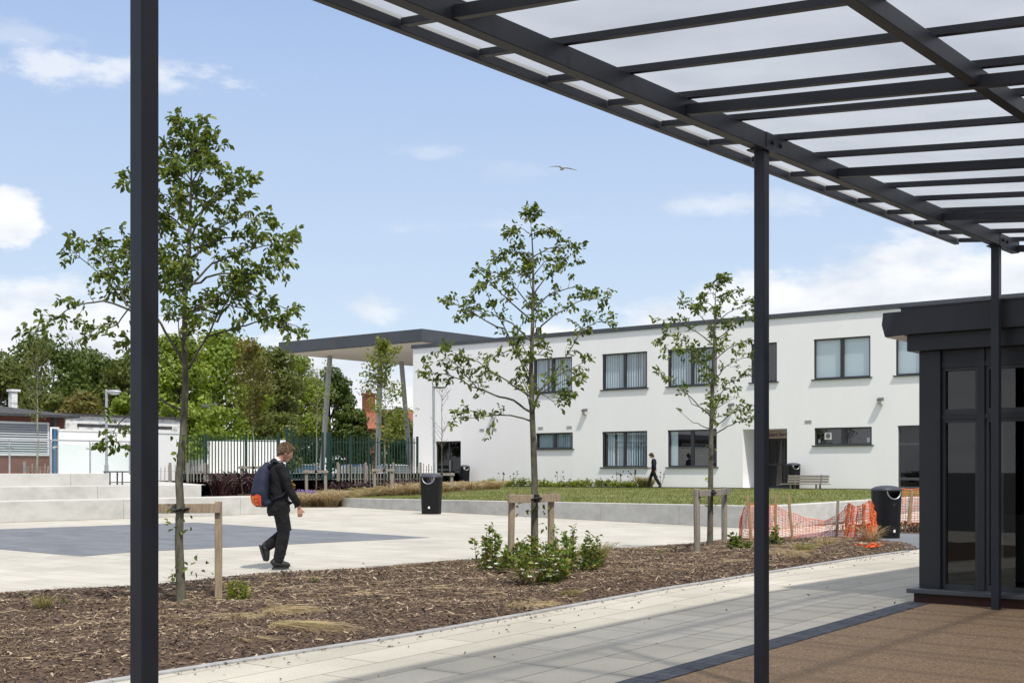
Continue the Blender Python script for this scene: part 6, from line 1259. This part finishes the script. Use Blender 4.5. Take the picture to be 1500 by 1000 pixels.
def person_student():
    p = onY(957.5, 715, 56.3); Y = -p.x*ST+p.y*CT; p.z = .5; s0 = 1.0
    r = thing('person', p, 'dark haired student in navy blazer and black trousers striding left past the white wall', 'person', None, TH+PI-math.radians(14)); r.scale = (1.05,)*3
    B = MB(); B.tube([(0, 0, .88), (.0, 0, 1.05), (-.01, 0, 1.25), (.01, 0, 1.38), (.03, 0, 1.43)], [(.10, .15), (.09, .13), (.11, .155), (.08, .13), (.05, .055)], 16, side=(1, 0, 0)); B.tube([(.02, 0, 1.41), (.06, 0, 1.49), (.09, 0, 1.53)], [.05, .046, .05], 10)
    LG = (((0, -.08, .88), (.16, -.08, .52), (.26, -.08, .10)), ((0, .08, .88), (-.10, .08, .50), (-.33, .08, .14)))
    for a, b, c_ in LG: B.tube([a, b, c_], [.08, .055, .038], 12)
    AR = (((.0, -.17, 1.37), (-.03, -.20, 1.10), (.16, -.17, .98)), ((.0, .17, 1.37), (-.06, .20, 1.10), (-.12, .18, .86)))
    for a, b, c_ in AR: B.tube([a, b, c_], [.045, .038, .028], 10)
    for (w, d, s) in ((Vector((.16, -.17, .98)), Vector((.9, 0, -.45)).normalized(), -1), (Vector((-.12, .18, .86)), Vector((-.1, 0, -1)).normalized(), 1)):
        f = Vector((d.z, 0, -d.x))*-1; B.tube([w, w+d*.05, w+d*.09], [(.026, .017), (.038, .017), (.036, .014)], 8, side=tuple(f))
        for k in range(4): b = w+d*.085+f*(.027-.018*k); e = b+d*[.035, .04, .037, .03][k]; B.tube([b, e, e+(d+Vector((0, -s*.8, 0))).normalized()*.03], [.0095, .009, .0075], 7)
        b = w+d*.03+f*.03; B.tube([b, b+(d*.6+f*.8)*.05], [.011, .009], 7)
    c = Vector((.115, 0, 1.60)); ti = Euler((0, math.radians(25), 0)); Rm = ti.to_matrix(); B.ball(c, (.095, .076, .112), 16, 12, rot=ti); B.ball(c+Rm @ Vector((.035, 0, -.065)), (.055, .05, .058), 10, 8, rot=ti); B.ball(c+Rm @ Vector((.098, 0, -.022)), (.018, .012, .022), 8, 6)
    for s in (-1, 1): B.ball(c+Rm @ Vector((-.003, s*.076, -.015)), (.019, .009, .028), 8, 6, rot=ti); B.ball(c+Rm @ Vector((.080, s*.03, .004)), (.013, .015, .009), 6, 5, rot=ti)
    B.ball(c+Rm @ Vector((.086, 0, -.064)), (.012, .024, .008), 8, 6, rot=ti)
    remesh_obj(B, 'body', M['skin'], r, .010, 2)
    J = MB(); J.tube([(-.01, 0, .80), (-.01, 0, .95), (-.01, 0, 1.10), (-.015, 0, 1.25), (.0, 0, 1.37), (.025, 0, 1.44)], [(.135, .175), (.125, .165), (.118, .155), (.135, .18), (.11, .165), (.065, .075)], 20, side=(1, 0, 0))
    for a, b, c_ in AR: J.tube([a, b, Vector(b).lerp(Vector(c_), .88)], [.066, .060, .050], 12)
    remesh_obj(J, 'blazer', M['cloth_navy'], r, .014, 3)
    T = MB(); T.ball((0, 0, .86), (.125, .16, .12), 12, 8)
    for a, b, c_ in LG: T.tube([a, b, c_], [.102, .086, .082], 12)
    remesh_obj(T, 'trousers', M['cloth_trouser'], r, .014, 3)
    for (a, t) in ((Vector((.275, -.08, .045)), Vector((1, 0, .12))), (Vector((-.335, .08, .075)), Vector((.8, 0, -.35)))):
        t.normalize(); up = Vector((-t.z, 0, t.x)); S_ = MB(); S_.tube([a-t*.07+up*.01, a+up*.012, a+t*.08, a+t*.16-up*.01], [(.035, .035), (.045, .042), (.035, .042), (.015, .025)], 12, side=tuple(up)); S_.build('shoe', M['boot'], r, smooth=True, local=True)
    C = MB(); C.tube([(.02, 0, 1.43), (.045, 0, 1.465)], [.060, .054], 14); C.build('collar', M['shirt'], r, smooth=True, local=True)
    H = MB(); H.ball(c+Rm @ Vector((-.025, 0, .022)), (.108, .095, .110), 16, 12, rot=ti); H.ball(c+Rm @ Vector((-.07, 0, -.06)), (.055, .078, .09), 12, 8, rot=ti); H.ball(c+Rm @ Vector((.06, 0, .06)), (.055, .07, .045), 10, 8, rot=ti)
    remesh_obj(H, 'hair', M['hair_brown'], r, .012, 1)
person_student()
def gull():
    Y = 60; c = at(824, 247, Y); r = thing('seagull', c, 'single seagull gliding with bowed wings in the blue sky', 'bird')
    b = MB(); ax = (RV*.35-FV*.9).normalized(); b.tube([c-ax*.28, c-ax*.16, c, c+ax*.14, c+ax*.2, c+ax*.27], [.015, .055, .075, .055, .045, .008], 10); b.ball(c+ax*.21+UP*.01, .045, 8, 6)
    L = [(0, .02), (.16, .10), (.32, .115), (.50, .10), (.68, .06)]
    for s, k in ((-1, 1.0), (1, .8)):
        vs = []
        for i, (u, h) in enumerate(L):
            cw = [.20, .19, .17, .12, .02][i]; q = c+RV*(s*u)+UP*(h*(1 if s < 0 else .6)-(0 if s < 0 else .03*i)); vs += [q+ax*cw*.5, q-ax*cw*.5, q-ax*cw*.4+UP*-.012, q+ax*cw*.4-UP*.014]
        fs = []
        for i in range(4):
            for a_, b_ in ((0, 1), (1, 2), (2, 3), (3, 0)): fs.append((i*4+a_, i*4+b_, (i+1)*4+b_, (i+1)*4+a_))
        fs += [(0, 3, 2, 1), (16, 17, 18, 19)]; b.add(vs, fs)
    b.build('body', M['gull'], r, smooth=True)
gull()
